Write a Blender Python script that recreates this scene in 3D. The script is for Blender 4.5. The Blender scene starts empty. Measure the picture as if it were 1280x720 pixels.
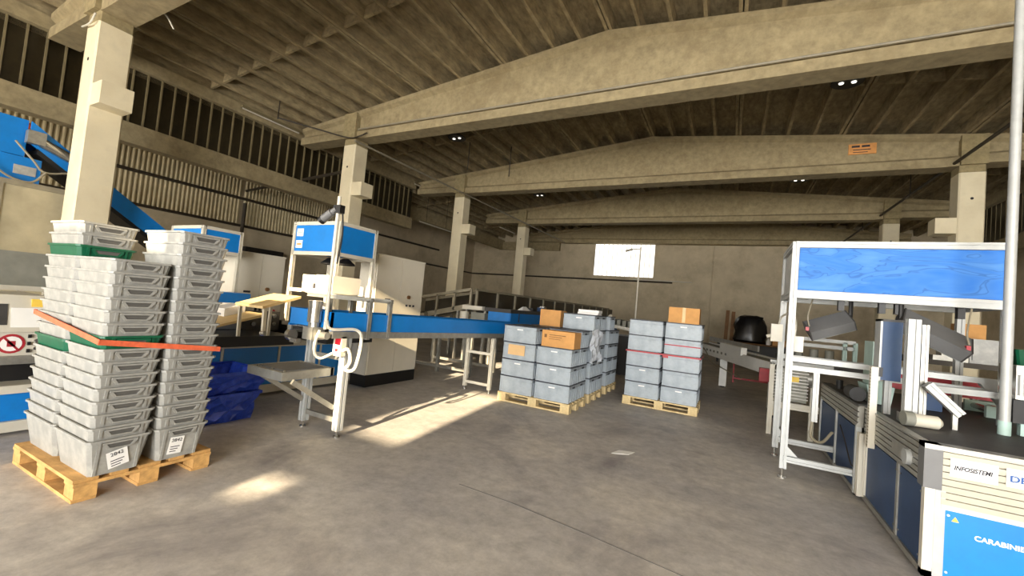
import bpy, math, random
from mathutils import Matrix, Vector
random.seed(7)
scn = bpy.context.scene
C = scn.collection

# ------------------------------------------------------------------ camera
CAM_Z = 1.5
cam_d = bpy.data.cameras.new('camera')
cam_d.lens = 14.7315; cam_d.sensor_width = 36.0; cam_d.clip_end = 200; cam_d.clip_start = 0.05
cam = bpy.data.objects.new('camera', cam_d); C.objects.link(cam)
Yc = Vector((273 / 523.787, -48 / 523.787, -1)).normalized()
Xc = -Vector((-993 / 523.787, 68 / 523.787, -1)); Xc = (Xc - Yc * Xc.dot(Yc)).normalized()
Zc = Xc.cross(Yc)
cam.matrix_world = Matrix.Translation((0, 0, CAM_Z)) @ Matrix((Xc, Yc, Zc)).to_4x4()
scn.camera = cam

# ------------------------------------------------------------------ world, sun, daylight, exposure
def srgb(r, g, b):
    f = lambda c: c / 12.92 if c <= 0.04045 else ((c + 0.055) / 1.055) ** 2.4
    return (f(r / 255), f(g / 255), f(b / 255), 1)
w = bpy.data.worlds.new('sky'); scn.world = w; w.use_nodes = True
w.node_tree.nodes['Background'].inputs[0].default_value = (0.80, 0.88, 1.0, 1)
w.node_tree.nodes['Background'].inputs[1].default_value = 2.5
SUN_DIR = Vector((-0.12, 1.0, -0.33)).normalized()
sd = bpy.data.lights.new('sun_offscreen', 'SUN'); sd.energy = 15; sd.angle = math.radians(0.6); sd.color = (1.0, 0.80, 0.52)
so = bpy.data.objects.new('sun_offscreen', sd); C.objects.link(so)
so.rotation_euler = SUN_DIR.to_track_quat('-Z', 'Y').to_euler(); so.location = (2, -25, 9)
def area(name, loc, aim, sx, sy, e, col):
    d = bpy.data.lights.new(name, 'AREA'); d.shape = 'RECTANGLE'; d.size = sx; d.size_y = sy; d.energy = e; d.color = col
    o = bpy.data.objects.new(name, d); C.objects.link(o); o.location = loc
    o.rotation_euler = Vector(aim).to_track_quat('-Z', 'Y').to_euler(); return o
area('loading_door_back_right_offscreen', (2.6, -8.3, 2.15), (-.05, 1, -0.22), 7.4, 4.0, 1350, (1.0, 0.98, 0.94))
area('loading_door_back_left_offscreen', (-8.5, -8.3, 2.15), (0.1, 1, -0.2), 7.0, 4.0, 760, (1.0, 0.93, 0.82))
scn.view_settings.view_transform = 'Standard'; scn.view_settings.look = 'None'
scn.view_settings.gamma = 1.0; scn.view_settings.use_curve_mapping = False
scn.view_settings.exposure = 0.72

# ------------------------------------------------------------------ materials
MATS = {}
def mat(name, col, rough=0.6, metal=0.0, var=0.12, scale=6.0, bump=0.0, spec=0.5, stretch=None, dirt=None, dirt_amt=0.0, dirt_scale=2.0):
    m = bpy.data.materials.new(name); m.use_nodes = True
    nt = m.node_tree; N = nt.nodes; L = nt.links; b = N['Principled BSDF']
    b.inputs['Roughness'].default_value = rough; b.inputs['Metallic'].default_value = metal
    b.inputs['Specular IOR Level'].default_value = spec
    c = srgb(*col)
    tc = N.new('ShaderNodeTexCoord'); src = tc.outputs['Object']
    if stretch:
        mp = N.new('ShaderNodeMapping'); mp.inputs['Scale'].default_value = stretch; L.new(src, mp.inputs[0]); src = mp.outputs[0]
    nz = N.new('ShaderNodeTexNoise'); nz.inputs['Scale'].default_value = scale; nz.inputs['Detail'].default_value = 6; nz.inputs['Roughness'].default_value = 0.62
    L.new(src, nz.inputs['Vector'])
    rp = N.new('ShaderNodeValToRGB'); rp.color_ramp.elements[0].position = 0.3; rp.color_ramp.elements[1].position = 0.7
    lo = [max(0, x * (1 - var * 1.6)) for x in c[:3]] + [1]; hi = [min(1, x * (1 + var * 1.2)) for x in c[:3]] + [1]
    rp.color_ramp.elements[0].color = lo; rp.color_ramp.elements[1].color = hi
    L.new(nz.outputs['Fac'], rp.inputs[0]); out = rp.outputs[0]
    if dirt:
        n2 = N.new('ShaderNodeTexNoise'); n2.inputs['Scale'].default_value = dirt_scale; n2.inputs['Detail'].default_value = 8; n2.inputs['Roughness'].default_value = 0.7
        L.new(tc.outputs['Object'], n2.inputs['Vector'])
        r2 = N.new('ShaderNodeValToRGB'); r2.color_ramp.elements[0].position = 0.48; r2.color_ramp.elements[1].position = 0.72
        L.new(n2.outputs['Fac'], r2.inputs[0])
        mu = N.new('ShaderNodeMath'); mu.operation = 'MULTIPLY'; mu.inputs[1].default_value = dirt_amt; L.new(r2.outputs[0], mu.inputs[0])
        mx = N.new('ShaderNodeMix'); mx.data_type = 'RGBA'; L.new(mu.outputs[0], mx.inputs['Factor']); L.new(out, mx.inputs[6]); mx.inputs[7].default_value = srgb(*dirt)
        out = mx.outputs[2]
    L.new(out, b.inputs['Base Color'])
    if bump:
        bp = N.new('ShaderNodeBump'); bp.inputs['Strength'].default_value = bump; bp.inputs['Distance'].default_value = 0.02
        L.new(nz.outputs['Fac'], bp.inputs['Height']); L.new(bp.outputs[0], b.inputs['Normal'])
    MATS[name] = m; return m
def emis(name, col, s):
    m = bpy.data.materials.new(name); m.use_nodes = True; b = m.node_tree.nodes['Principled BSDF']
    b.inputs['Base Color'].default_value = srgb(*col); b.inputs['Emission Color'].default_value = srgb(*col); b.inputs['Emission Strength'].default_value = s
    MATS[name] = m; return m

mat('roof', (158, 143, 110), 0.9, var=0.26, scale=12, bump=0.35, stretch=(1, .35, 1), dirt=(98, 82, 56), dirt_amt=.55, dirt_scale=1.2)
mat('beam', (154, 140, 107), 0.9, var=0.16, scale=7, bump=0.2, dirt=(120, 104, 74), dirt_amt=.6, dirt_scale=1.5)
mat('column_paint', (226, 214, 182), 0.6, var=0.05, scale=5, dirt=(176, 160, 126), dirt_amt=.4, dirt_scale=2.5)
mat('column_raw', (150, 136, 100), 0.9, var=0.18, scale=9, bump=.2)
mat('wall', (196, 182, 154), 0.85, var=0.08, scale=1.5, dirt=(120, 106, 80), dirt_amt=.45, dirt_scale=.8)
mat('corrugated', (190, 176, 140), 0.6, var=0.08, scale=3)
mat('dark_glass', (40, 33, 18), 0.3, var=0.3, scale=5)
mat('mullion', (120, 108, 78), 0.6)
mat('pipe_dark', (54, 46, 34), 0.6)
mat('pipe_grey', (140, 132, 112), 0.5)
mat('blue', (0, 122, 205), 0.42, var=0.05, scale=2, dirt=(26, 96, 160), dirt_amt=.4, dirt_scale=3)
mat('blue_dark', (30, 62, 102), 0.5, var=0.12, scale=3, dirt=(70, 90, 112), dirt_amt=.35)
mat('alu', (176, 178, 176), 0.5, metal=0.2, var=0.06, scale=12)
mat('alu_dull', (160, 158, 150), 0.4, metal=0.6, var=0.12, scale=14)
mat('steel', (186, 184, 178), 0.25, metal=0.9, var=0.1, scale=10)
mat('white', (204, 199, 184), 0.45, var=0.04, scale=4, dirt=(190, 178, 150), dirt_amt=.35, dirt_scale=3)
mat('cabinet', (216, 209, 192), 0.5, var=0.03, scale=3)
mat('tote_grey', (156, 155, 149), 0.42, var=0.12, scale=9, dirt=(190, 186, 174), dirt_amt=.35, dirt_scale=9)
mat('slot_grey', (92, 90, 86), .6)
mat('cream_profile', (178, 172, 154), .45, var=.05)
mat('grey_plastic', (164, 164, 160), 0.42, var=0.10, scale=9, dirt=(206, 202, 190), dirt_amt=.35, dirt_scale=9)
mat('box_plastic', (156, 166, 174), 0.45, var=0.10, scale=8, dirt=(190, 196, 196), dirt_amt=.35, dirt_scale=5)
mat('lid', (52, 56, 66), 0.5, var=.2)
mat('green', (12, 92, 62), 0.4, var=.15)
mat('strap', (224, 104, 66), 0.6, var=.15, scale=20)
mat('pallet', (206, 160, 96), 0.8, var=0.2, scale=14, stretch=(.3, 1, 1), dirt=(120, 84, 46), dirt_amt=.45, dirt_scale=6)
mat('pallet_pale', (212, 190, 142), 0.8, var=0.15, scale=14, dirt=(150, 118, 74), dirt_amt=.4, dirt_scale=6)
mat('plywood', (222, 194, 140), 0.6, var=0.08, scale=8, stretch=(1, .2, 1))
mat('cardboard', (200, 148, 88), 0.85, var=0.08, scale=8)
mat('cardboard_tape', (218, 180, 128), 0.5, var=0.05)
mat('paper', (240, 238, 234), 0.7, var=.02)
mat('ink', (46, 46, 54), 0.7, var=.1)
mat('ink_blue', (40, 84, 150), 0.6, var=.05)
mat('black', (20, 19, 19), 0.5, var=.3)
mat('rubber', (64, 62, 60), 0.6, var=.15, scale=10)
mat('scanner_grey', (104, 104, 104), 0.5, var=.06)
mat('red', (172, 44, 54), 0.45, var=.15)
mat('red_bright', (214, 30, 48), 0.45, var=.05)
mat('orange_plate', (214, 150, 82), 0.6, var=.1)
mat('yellow', (244, 206, 84), 0.5, var=.05)
mat('blue_tub', (42, 78, 214), 0.3, var=.2, scale=14, dirt=(90, 120, 210), dirt_amt=.5, dirt_scale=14)
mat('bag', (24, 23, 24), 0.25, var=.3, scale=12)
mat('wood_dark', (120, 86, 52), 0.8, var=.2)
mat('grey_box', (128, 128, 118), 0.6, var=.1)
mat('beige_metal', (176, 166, 138), .6, var=.1, scale=3)
mat('bright_white', (240, 240, 235), .45, var=.03)
mat('wrap', (206, 212, 220), 0.2, var=.1, scale=20)
mat('pale_green', (170, 196, 188), 0.5, var=.06)
emis('window_light', (255, 252, 244), 0.85)
emis('lamp_white', (255, 250, 236), 1.2)
mat('glare_white', (244, 243, 238), .12, var=.02)  # near-white colour imitates sun glare on the control machine

# sign film: weathered light blue with faded swirls
def sign_blue():
    m = bpy.data.materials.new('sign_blue'); m.use_nodes = True; nt = m.node_tree; N = nt.nodes; L = nt.links; b = N['Principled BSDF']
    b.inputs['Roughness'].default_value = 0.6; b.inputs['Specular IOR Level'].default_value = .25
    tc = N.new('ShaderNodeTexCoord'); mp = N.new('ShaderNodeMapping'); mp.inputs['Scale'].default_value = (1.3, 1, 4.5); L.new(tc.outputs['Object'], mp.inputs[0])
    wv = N.new('ShaderNodeTexNoise'); wv.inputs['Scale'].default_value = 1.4; wv.inputs['Distortion'].default_value = 1.6; wv.inputs['Detail'].default_value = 2; L.new(mp.outputs[0], wv.inputs[0])
    rp = N.new('ShaderNodeValToRGB'); e = rp.color_ramp.elements
    e[0].position = .485; e[0].color = (0, 0, 0, 1); e[1].position = .53; e[1].color = (0, 0, 0, 1)
    x = e.new(.505); x.color = (1, 1, 1, 1)
    L.new(wv.outputs['Fac'], rp.inputs[0])
    ad = N.new('ShaderNodeMath'); ad.operation = 'MULTIPLY_ADD'; ad.inputs[1].default_value = 1.6; ad.inputs[2].default_value = -.8; L.new(wv.outputs['Fac'], ad.inputs[0])
    sm = N.new('ShaderNodeMath'); sm.operation = 'ADD'; sm.use_clamp = True; sm.inputs[0].default_value = .5; L.new(ad.outputs[0], sm.inputs[1])
    m1 = N.new('ShaderNodeMix'); m1.data_type = 'RGBA'; L.new(sm.outputs[0], m1.inputs['Factor']); m1.inputs[6].default_value = srgb(88, 142, 204); m1.inputs[7].default_value = srgb(28, 104, 196)
    mf = N.new('ShaderNodeMath'); mf.operation = 'MULTIPLY'; mf.inputs[1].default_value = .5; L.new(rp.outputs[0], mf.inputs[0])
    m2 = N.new('ShaderNodeMix'); m2.data_type = 'RGBA'; L.new(mf.outputs[0], m2.inputs['Factor']); L.new(m1.outputs[2], m2.inputs[6]); m2.inputs[7].default_value = srgb(24, 70, 140)
    L.new(m2.outputs[2], b.inputs['Base Color']); MATS['sign_blue'] = m
sign_blue()

def floor_mat():
    m = bpy.data.materials.new('floor_concrete'); m.use_nodes = True; nt = m.node_tree; N = nt.nodes; L = nt.links; b = N['Principled BSDF']
    tc = N.new('ShaderNodeTexCoord')
    def noise(s, d=8, r=.65, dist=0.0):
        n = N.new('ShaderNodeTexNoise'); n.inputs['Scale'].default_value = s; n.inputs['Detail'].default_value = d; n.inputs['Roughness'].default_value = r; n.inputs['Distortion'].default_value = dist
        L.new(tc.outputs['Object'], n.inputs['Vector']); return n
    def ramp(src, pts):
        r = N.new('ShaderNodeValToRGB'); e = r.color_ramp.elements
        e[0].position, e[0].color = pts[0][0], pts[0][1]; e[1].position, e[1].color = pts[-1][0], pts[-1][1]
        for p, c in pts[1:-1]:
            x = e.new(p); x.color = c
        L.new(src, r.inputs[0]); return r
    big = ramp(noise(.55, 5, .6, .4).outputs['Fac'], [(.30, srgb(172, 169, 170)), (.5, srgb(196, 191, 186)), (.70, srgb(222, 214, 202))])
    fine = ramp(noise(7, 12, .8).outputs['Fac'], [(.3, (.62, .62, .62, 1)), (.7, (1.15, 1.15, 1.15, 1))])
    mx = N.new('ShaderNodeMix'); mx.data_type = 'RGBA'; mx.blend_type = 'MULTIPLY'; mx.inputs['Factor'].default_value = 1
    L.new(big.outputs[0], mx.inputs[6]); L.new(fine.outputs[0], mx.inputs[7])
    # pale scuffs
    sc = ramp(noise(1.6, 12, .72, 1.2).outputs['Fac'], [(.60, (0, 0, 0, 1)), (.76, (.55, .55, .55, 1))])
    m2 = N.new('ShaderNodeMix'); m2.data_type = 'RGBA'; L.new(sc.outputs[0], m2.inputs['Factor']); L.new(mx.outputs[2], m2.inputs[6]); m2.inputs[7].default_value = srgb(226, 222, 214)
    st = ramp(noise(.7, 8, .65, .8).outputs['Fac'], [(.52, (0, 0, 0, 1)), (.70, (.75, .75, .75, 1))])
    m3 = N.new('ShaderNodeMix'); m3.data_type = 'RGBA'; L.new(st.outputs[0], m3.inputs['Factor']); L.new(m2.outputs[2], m3.inputs[6]); m3.inputs[7].default_value = srgb(126, 120, 123)
    L.new(m3.outputs[2], b.inputs['Base Color'])
    rr = ramp(noise(3).outputs['Fac'], [(.3, (.5, .5, .5, 1)), (.7, (.72, .72, .72, 1))]); L.new(rr.outputs[0], b.inputs['Roughness'])
    bp = N.new('ShaderNodeBump'); bp.inputs['Strength'].default_value = .12; L.new(noise(14).outputs['Fac'], bp.inputs['Height']); L.new(bp.outputs[0], b.inputs['Normal'])
    MATS['floor'] = m
floor_mat()

# ------------------------------------------------------------------ mesh helpers
class MB:
    def __init__(s): s.v = []; s.f = []
    def add(s, vs, fs):
        n = len(s.v); s.v += [tuple(v) for v in vs]; s.f += [tuple(i + n for i in f) for f in fs]; return s
    def box(s, x0, x1, y0, y1, z0, z1):
        return s.add([(x0,y0,z0),(x1,y0,z0),(x1,y1,z0),(x0,y1,z0),(x0,y0,z1),(x1,y0,z1),(x1,y1,z1),(x0,y1,z1)],
                     [(0,3,2,1),(4,5,6,7),(0,1,5,4),(1,2,6,5),(2,3,7,6),(3,0,4,7)])
    def frame(s, p, q, up=(0,0,1)):
        p = Vector(p); q = Vector(q); d = (q - p).normalized(); u = Vector(up)
        if abs(d.dot(u)) > .98: u = Vector((0, 1, 0))
        a = d.cross(u).normalized(); b = a.cross(d).normalized(); return p, q, a, b
    def sweep(s, p, q, poly, up=(0,0,1)):
        p, q, a, b = s.frame(p, q, up); n = len(poly)
        vs = [p + a * x + b * y for x, y in poly] + [q + a * x + b * y for x, y in poly]
        fs = [(i, (i + 1) % n, n + (i + 1) % n, n + i) for i in range(n)]
        return s.add(vs, fs + [tuple(reversed(range(n))), tuple(range(n, 2 * n))])
    def bar(s, p, q, w, h=None, up=(0,0,1)):
        h = w if h is None else h; w /= 2; h /= 2
        return s.sweep(p, q, [(-w,-h),(w,-h),(w,h),(-w,h)], up)
    def prof(s, p, q, w, h=None, up=(0,0,1)):      # slotted aluminium extrusion
        h = w if h is None else h; W = w / 2; H = h / 2; g = min(W, H) * .22; d = min(W, H) * .35
        poly = [(-W,-H),(-g,-H),(-g,-H+d),(g,-H+d),(g,-H),(W,-H),(W,-g),(W-d,-g),(W-d,g),(W,g),(W,H),(g,H),(g,H-d),(-g,H-d),(-g,H),(-W,H),(-W,g),(-W+d,g),(-W+d,-g),(-W,-g)]
        return s.sweep(p, q, poly, up)
    def cyl(s, p, q, r, n=12, r2=None):
        p, q, a, b = s.frame(p, q); r2 = r if r2 is None else r2
        cs = [(math.cos(2*math.pi*i/n), math.sin(2*math.pi*i/n)) for i in range(n)]
        vs = [p + (a*c + b*t)*r for c, t in cs] + [q + (a*c + b*t)*r2 for c, t in cs]
        fs = [(i, (i+1) % n, n+(i+1) % n, n+i) for i in range(n)]
        return s.add(vs, fs + [tuple(reversed(range(n))), tuple(range(n, 2*n))])
    def lathe(s, c, prof, n=20):
        c = Vector(c); k = len(prof); vs = []
        for i in range(n):
            t = 2*math.pi*i/n
            vs += [c + Vector((r*math.cos(t), r*math.sin(t), z)) for r, z in prof]
        fs = []
        for i in range(n):
            j = (i+1) % n
            for m in range(k-1): fs.append((i*k+m, j*k+m, j*k+m+1, i*k+m+1))
        return s.add(vs, fs)
    def tube(s, pts, r, n=6):
        for a, b in zip(pts[:-1], pts[1:]): s.cyl(a, b, r, n)
        return s
    def rings(s, loops, cap0=True, cap1=True):
        n = len(loops[0]); vs = [v for l in loops for v in l]; fs = []
        for k in range(len(loops)-1):
            for i in range(n):
                j = (i+1) % n; fs.append((k*n+i, k*n+j, (k+1)*n+j, (k+1)*n+i))
        if cap0: fs.append(tuple(reversed(range(n))))
        if cap1: fs.append(tuple(range((len(loops)-1)*n, len(loops)*n)))
        return s.add(vs, fs)
    def mesh(s, name, m, smooth=False):
        me = bpy.data.meshes.new(name); me.from_pydata(s.v, [], s.f); me.update()
        if smooth: me.shade_smooth(); me.set_sharp_from_angle(angle=.7)
        me.materials.append(MATS[m]); return me
def curve_pts(pts, n=8):                     # smooth polyline through points
    P = [Vector(p) for p in pts]; P = [P[0]*2-P[1]] + P + [P[-1]*2-P[-2]]; out = []
    for i in range(1, len(P)-2):
        a, b, c, d = P[i-1:i+3]
        for k in range(n):
            t = k/n; out.append(.5*((2*b)+(c-a)*t+(2*a-5*b+4*c-d)*t*t+(3*b-a-3*c+d)*t**3))
    return out + [P[-2]]
def tag(o, label=None, cat=None, group=None, kind=None):
    if label: o['label'] = label
    if cat: o['category'] = cat
    if group: o['group'] = group
    if kind: o['kind'] = kind
    return o
def linkobj(name, me, parent=None, local=False):
    o = bpy.data.objects.new(name, me); C.objects.link(o)
    if parent is not None:
        o.parent = parent
        if not local: o.matrix_parent_inverse = Matrix.Translation(-Vector(parent.location)) if parent.rotation_euler.z == 0 else (Matrix.Translation(parent.location) @ Matrix.Rotation(parent.rotation_euler.z, 4, 'Z')).inverted()
    return o
def obj(name, mb, m, parent=None, local=False, smooth=False):
    return linkobj(name, mb.mesh(name, m, smooth), parent, local)
def thing(name, label, cat, loc=(0,0,0), rz=0, group=None, kind=None):
    o = bpy.data.objects.new(name, None); C.objects.link(o); o.location = loc; o.rotation_euler = (0, 0, rz); o.empty_display_size = .1
    return tag(o, label, cat, group, kind)
def copy_tree(o, parent=None):
    c = o.copy(); C.objects.link(c); c.parent = parent
    for ch in o.children: copy_tree(ch, c)
    return c
def text(name, body, size, loc, rot, m, parent, local=False, sx=1.0, shear=0.0, bold=0.0):
    cu = bpy.data.curves.new(name, 'FONT'); cu.body = body; cu.size = size; cu.extrude = .0008; cu.align_x = 'CENTER'; cu.align_y = 'CENTER'; cu.shear = shear; cu.offset = bold
    tmp = bpy.data.objects.new(name, cu); C.objects.link(tmp); bpy.context.view_layer.update()
    me = bpy.data.meshes.new_from_object(tmp.evaluated_get(bpy.context.evaluated_depsgraph_get())); me.name = name
    bpy.data.objects.remove(tmp); bpy.data.curves.remove(cu); me.materials.clear(); me.materials.append(MATS[m])
    o = bpy.data.objects.new(name, me); C.objects.link(o); o.location = loc; o.rotation_euler = rot; o.scale = (sx, 1, 1)
    if parent is not None:
        o.parent = parent
        if not local: o.matrix_parent_inverse = Matrix.Translation(-Vector(parent.location))
    return o
RX = math.pi / 2

# ------------------------------------------------------------------ building shell
XR = -2.45                                   # ridge
COLY = [2.75, 7.92, 13.12, 18.5]             # column centres along the hall
YF = 23.95; YB = -8.0; XL = -15.8; XRW = 9.0
BEAMY = COLY + [23.7]
def ztop(x): return 7.05 - .1007 * abs(x - XR)
tag(obj('floor', MB().box(XL, XRW, YB - 14, YF, -.2, 0), 'floor'), 'worn dark grey concrete floor with pale scuffs and stains', 'floor', kind='structure')
tag(obj('wall_far', MB().box(XL - .2, -7.33, YF, YF + .25, 0, 7.6).box(-3.93, XRW + .2, YF, YF + .25, 0, 7.6).box(-7.33, -3.93, YF, YF + .25, 0, 3.77).box(-7.33, -3.93, YF, YF + .25, 5.73, 7.6), 'wall'), 'beige plastered end wall with one bright window', 'wall', kind='structure')
wl = tag(obj('wall_left', MB().box(XL - .25, XL, YB, YF, 0, 7.2), 'wall'), 'beige side wall with corrugated upper cladding', 'wall', kind='structure')
tag(obj('wall_right', MB().box(XRW, XRW + .25, YB, YF, 0, 7.2), 'wall'), 'beige side wall behind the sorting machine', 'wall', kind='structure')
# back wall: grid with openings (two doors, high windows)
xs = sorted({XL, -12.0, -5.0, -4.3, -2.65, -2.3, -1.95, -1.38, -1.5, -1.1, 6.3, XRW}); zs = [0, 3.25, 3.42, 3.75, 4.15, 4.72, 4.85, 5.9, 7.6]
def hole(x, z):
    if -12.0 < x < -5.0 and z < 4.15: return True
    if -1.1 < x < 6.3 and z < 4.15: return True
    if -4.3 < x < -2.65 and 4.85 < z < 5.9: return True
    if -2.3 < x < -1.5 and 3.75 < z < 4.72: return True
    if -1.95 < x < -1.38 and 3.25 < z < 3.42: return True
    return False
bw = MB()
for i in range(len(xs)-1):
    for k in range(len(zs)-1):
        if not hole((xs[i]+xs[i+1])/2, (zs[k]+zs[k+1])/2): bw.box(xs[i], xs[i+1], YB-.2, YB, zs[k], zs[k+1])
tag(obj('wall_back', bw, 'wall'), 'beige end wall with open loading doors and high windows', 'wall', kind='structure')
tag(obj('sun_block_canopy', MB().box(-1.3, 8.5, YB-14, YB-.2, 4.16, 4.3).box(-12.5, -4.9, YB-14, YB-.2, 4.16, 4.3), 'roof'), 'added unseen canopy slab that blocks sun at the loading doors', 'canopy', kind='structure')  # unseen canopy, added only to keep direct sun out of the door openings

# far window: vertical glass strips
wn = thing('window_1', 'bright window of upright glass strips high in the end wall', 'window', (-5.63, YF, 3.77), kind='structure')
obj('frame', MB().box(-7.37, -7.33, YF-.03, YF+.2, 3.73, 5.77).box(-3.93, -3.89, YF-.03, YF+.2, 3.73, 5.77).box(-7.37, -3.89, YF-.03, YF+.2, 3.70, 3.77).box(-7.37, -3.89, YF-.03, YF+.2, 5.73, 5.77), 'wall', wn)
pm = None
for i in range(13):
    x0 = -7.33 + i * 3.4 / 13
    if pm is None: pm = MB().box(0.006, 3.4/13-.006, 0, .03, 0, 1.96).mesh('pane', 'window_light'); gm = MB().box(-.012, .012, -.01, .04, 0, 1.96).mesh('mullion', 'pipe_grey')
    o = linkobj('pane', pm, wn); o.location = (x0, YF+.08, 3.77)
    if i: o = linkobj('mullion', gm, wn); o.location = (x0, YF+.08, 3.77)

# roof panels
PW = 2.325
def roof_panel_mesh(L, sgn):
    m = MB(); sl = -.1007 * sgn
    def bx(x0, x1, y0, y1, z0, z1):
        m.add([(x0,y0,z0+sl*x0),(x1,y0,z0+sl*x1),(x1,y1,z0+sl*x1),(x0,y1,z0+sl*x0),(x0,y0,z1+sl*x0),(x1,y0,z1+sl*x1),(x1,y1,z1+sl*x1),(x0,y1,z1+sl*x0)],
              [(0,3,2,1),(4,5,6,7),(0,1,5,4),(1,2,6,5),(2,3,7,6),(3,0,4,7)])
    bx(0, PW, 0, L, .26, .32)
    for i in range(5):
        c = i * PW / 4; a, b = (c - .032, c + .032)
        if i == 0: a, b = .012, .07
        if i == 4: a, b = PW - .07, PW - .012
        t = .02
        m.add([(a,0,sl*a),(b,0,sl*b),(b,L,sl*b),(a,L,sl*a),(a-t*(i>0),0,.262+sl*a),(b+t*(i<4),0,.262+sl*b),(b+t*(i<4),L,.262+sl*b),(a-t*(i>0),L,.262+sl*a)],
              [(0,3,2,1),(0,1,5,4),(1,2,6,5),(2,3,7,6),(3,0,4,7)])
    bx(0.02, PW-.02, L*.5-.03, L*.5+.03, .05, .262)
    return m.mesh('roof_panel', 'roof')
ceil = thing('ceiling', 'ribbed precast concrete roof panels spanning between the big beams', 'ceiling', (XR, 10, 7.05), kind='structure')
ye = [YB, -2.42] + COLY + [YF]; cache = {}
for bi in range(6):
    L = round(ye[bi+1] - ye[bi], 3)
    for sgn in (1, -1):
        n = (5 if sgn > 0 else 6)
        for k in range(n):
            key = (L, sgn)
            if key not in cache: cache[key] = roof_panel_mesh(L, sgn)
            o = linkobj('roof_panel', cache[key], ceil)
            x = XR + k*PW if sgn > 0 else XR - (k+1)*PW
            z = 7.05 - .1007*k*PW if sgn > 0 else 7.05 - .1007*(k+1)*PW
            o.location = (x, ye[bi], z)
# aisle slab beyond the clerestory
tag(obj('ceiling_aisle', MB().box(XL, -11.75, YB, 13.1, 5.75, 5.95), 'roof'), 'dark flat slab over the side aisle', 'ceiling', kind='structure')

# main beams
BL = ['deep tapered concrete roof beam above the strapped crate stack and first white column', 'deep tapered concrete roof beam with a pale conduit clipped along its lower edge',
      'deep tapered concrete roof beam carrying the small orange plate', 'shadowed tapered concrete roof beam between the plated beam and the end wall', 'dark concrete roof beam resting along the top of the end wall']
for bi, by in enumerate(BEAMY):
    st = [-11.5, -9.75, -9.05, -2.45, 4.15, 4.85, 6.6]
    loops = []
    for x in st:
        zt = ztop(x); zb = 5.6 if -9.1 < x < 4.2 else 5.66
        hw = .22; wb = .13
        loops.append([(x, by-hw, zb), (x, by+hw, zb), (x, by+hw, zb+.20), (x, by+wb, zb+.27), (x, by+wb, zt-.16), (x, by+hw, zt-.10), (x, by+hw, zt), (x, by-hw, zt), (x, by-hw, zt-.10), (x, by-wb, zt-.16), (x, by-wb, zb+.27), (x, by-hw, zb+.20)])
    m = MB().rings(loops)
    b = tag(obj('concrete_beam', m, 'beam'), BL[bi], 'beam', 'main roof beams', 'structure')
    if bi == 2:
        pl = obj('orange_plate', MB().box(2.36, 2.91, by-.16, by-.13, 6.07, 6.33), 'orange_plate', b)
        obj('printed_line', MB().box(2.42, 2.58, by-.165, by-.16, 6.24, 6.29).box(2.62, 2.78, by-.165, by-.16, 6.24, 6.29).box(2.45, 2.80, by-.165, by-.16, 6.17, 6.19).box(2.45, 2.74, by-.165, by-.16, 6.11, 6.125), 'ink', pl)
# columns with corbels
CL = ['behind the strapped crate stacks', 'behind the blue printing booth', 'behind the inclined feeder conveyor', 'standing by the dark guard fence before the end wall',
      'rising beside the blue framed sorting machine', 'far column seen over the top of the sorting machine frame']
def column(x, y, side, label):
    hw = .225
    t = thing('concrete_column', label, 'column', (x, y, 0), group='hall columns', kind='structure')
    def sq(z, h, c=.025):
        return [(x-h+c,y-h,z),(x+h-c,y-h,z),(x+h,y-h+c,z),(x+h,y+h-c,z),(x+h-c,y+h,z),(x-h+c,y+h,z),(x-h,y+h-c,z),(x-h,y-h+c,z)]
    obj('painted_shaft', MB().rings([sq(0, hw), sq(5.45, hw)]), 'column_paint', t)
    obj('bare_head', MB().rings([sq(5.45, hw-.004), sq(6.3, hw-.004)]), 'column_raw', t)
    obj('fork_cheek', MB().box(x-hw, x+hw, y-.29, y-.222, 5.62, 6.3).box(x-hw, x+hw, y+.222, y+.29, 5.62, 6.3), 'column_raw', t)
    x0, x1 = (x+hw, x+hw+.36) if side > 0 else (x-hw-.36, x-hw)
    obj('corbel', MB().box(x0, x1, y-.2, y+.2, 4.06, 4.42), 'column_paint', t)
    obj('bolt_hole', MB().cyl((x, y-hw-.004, 4.85), (x, y-hw, 4.85), .03, 8), 'black', t)
for i, y in enumerate(COLY): column(-9.405, y, 1, 'white-painted concrete column with a corbel, ' + CL[i])
for i, y in enumerate(COLY[2:]): column(4.61, y, -1, 'white-painted concrete column with a corbel, ' + CL[4+i])

# clerestory window bands and lintels (both aisles)
def clerestory(n, x, y0, y1, lab):
    t = thing('window_%d' % n, lab, 'window', (x, y0, 4.68), kind='structure')
    obj('lintel', MB().box(x-.2, x+.12, y0, y1, 4.25, 4.68), 'beam', t)
    obj('edge_beam', MB().box(x-.15, x+.16, y0, y1, 5.86, 6.12), 'beam', t)
    p = MB().box(-.02, 0, .01, .25, 4.68, 5.86).mesh('pane', 'dark_glass'); g = MB().box(-.03, .05, -.014, .014, 4.68, 5.86).mesh('mullion', 'mullion')
    k = int((y1-y0)/.258)
    for i in range(k):
        o = linkobj('pane', p, t); o.location = (x, y0+i*.258, 0)
        o = linkobj('mullion', g, t); o.location = (x, y0+i*.258, 0)
clerestory(2, -11.75, YB, 12.9, 'dark glazed clerestory band above the side aisle with the blue inclined conveyor')
clerestory(3, 6.85, 6.0, 18.4, 'dark glazed clerestory band beyond the columns beside the sorting machine')
tag(obj('trim_1', MB().box(-13.7, -13.45, 13.1, YF, 5.15, 5.75).box(-13.7, -9.5, YF-.25, YF, 5.15, 5.65), 'beam'), 'dark concrete edge beam in the far corner of the side aisle', 'beam', kind='structure')

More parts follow.
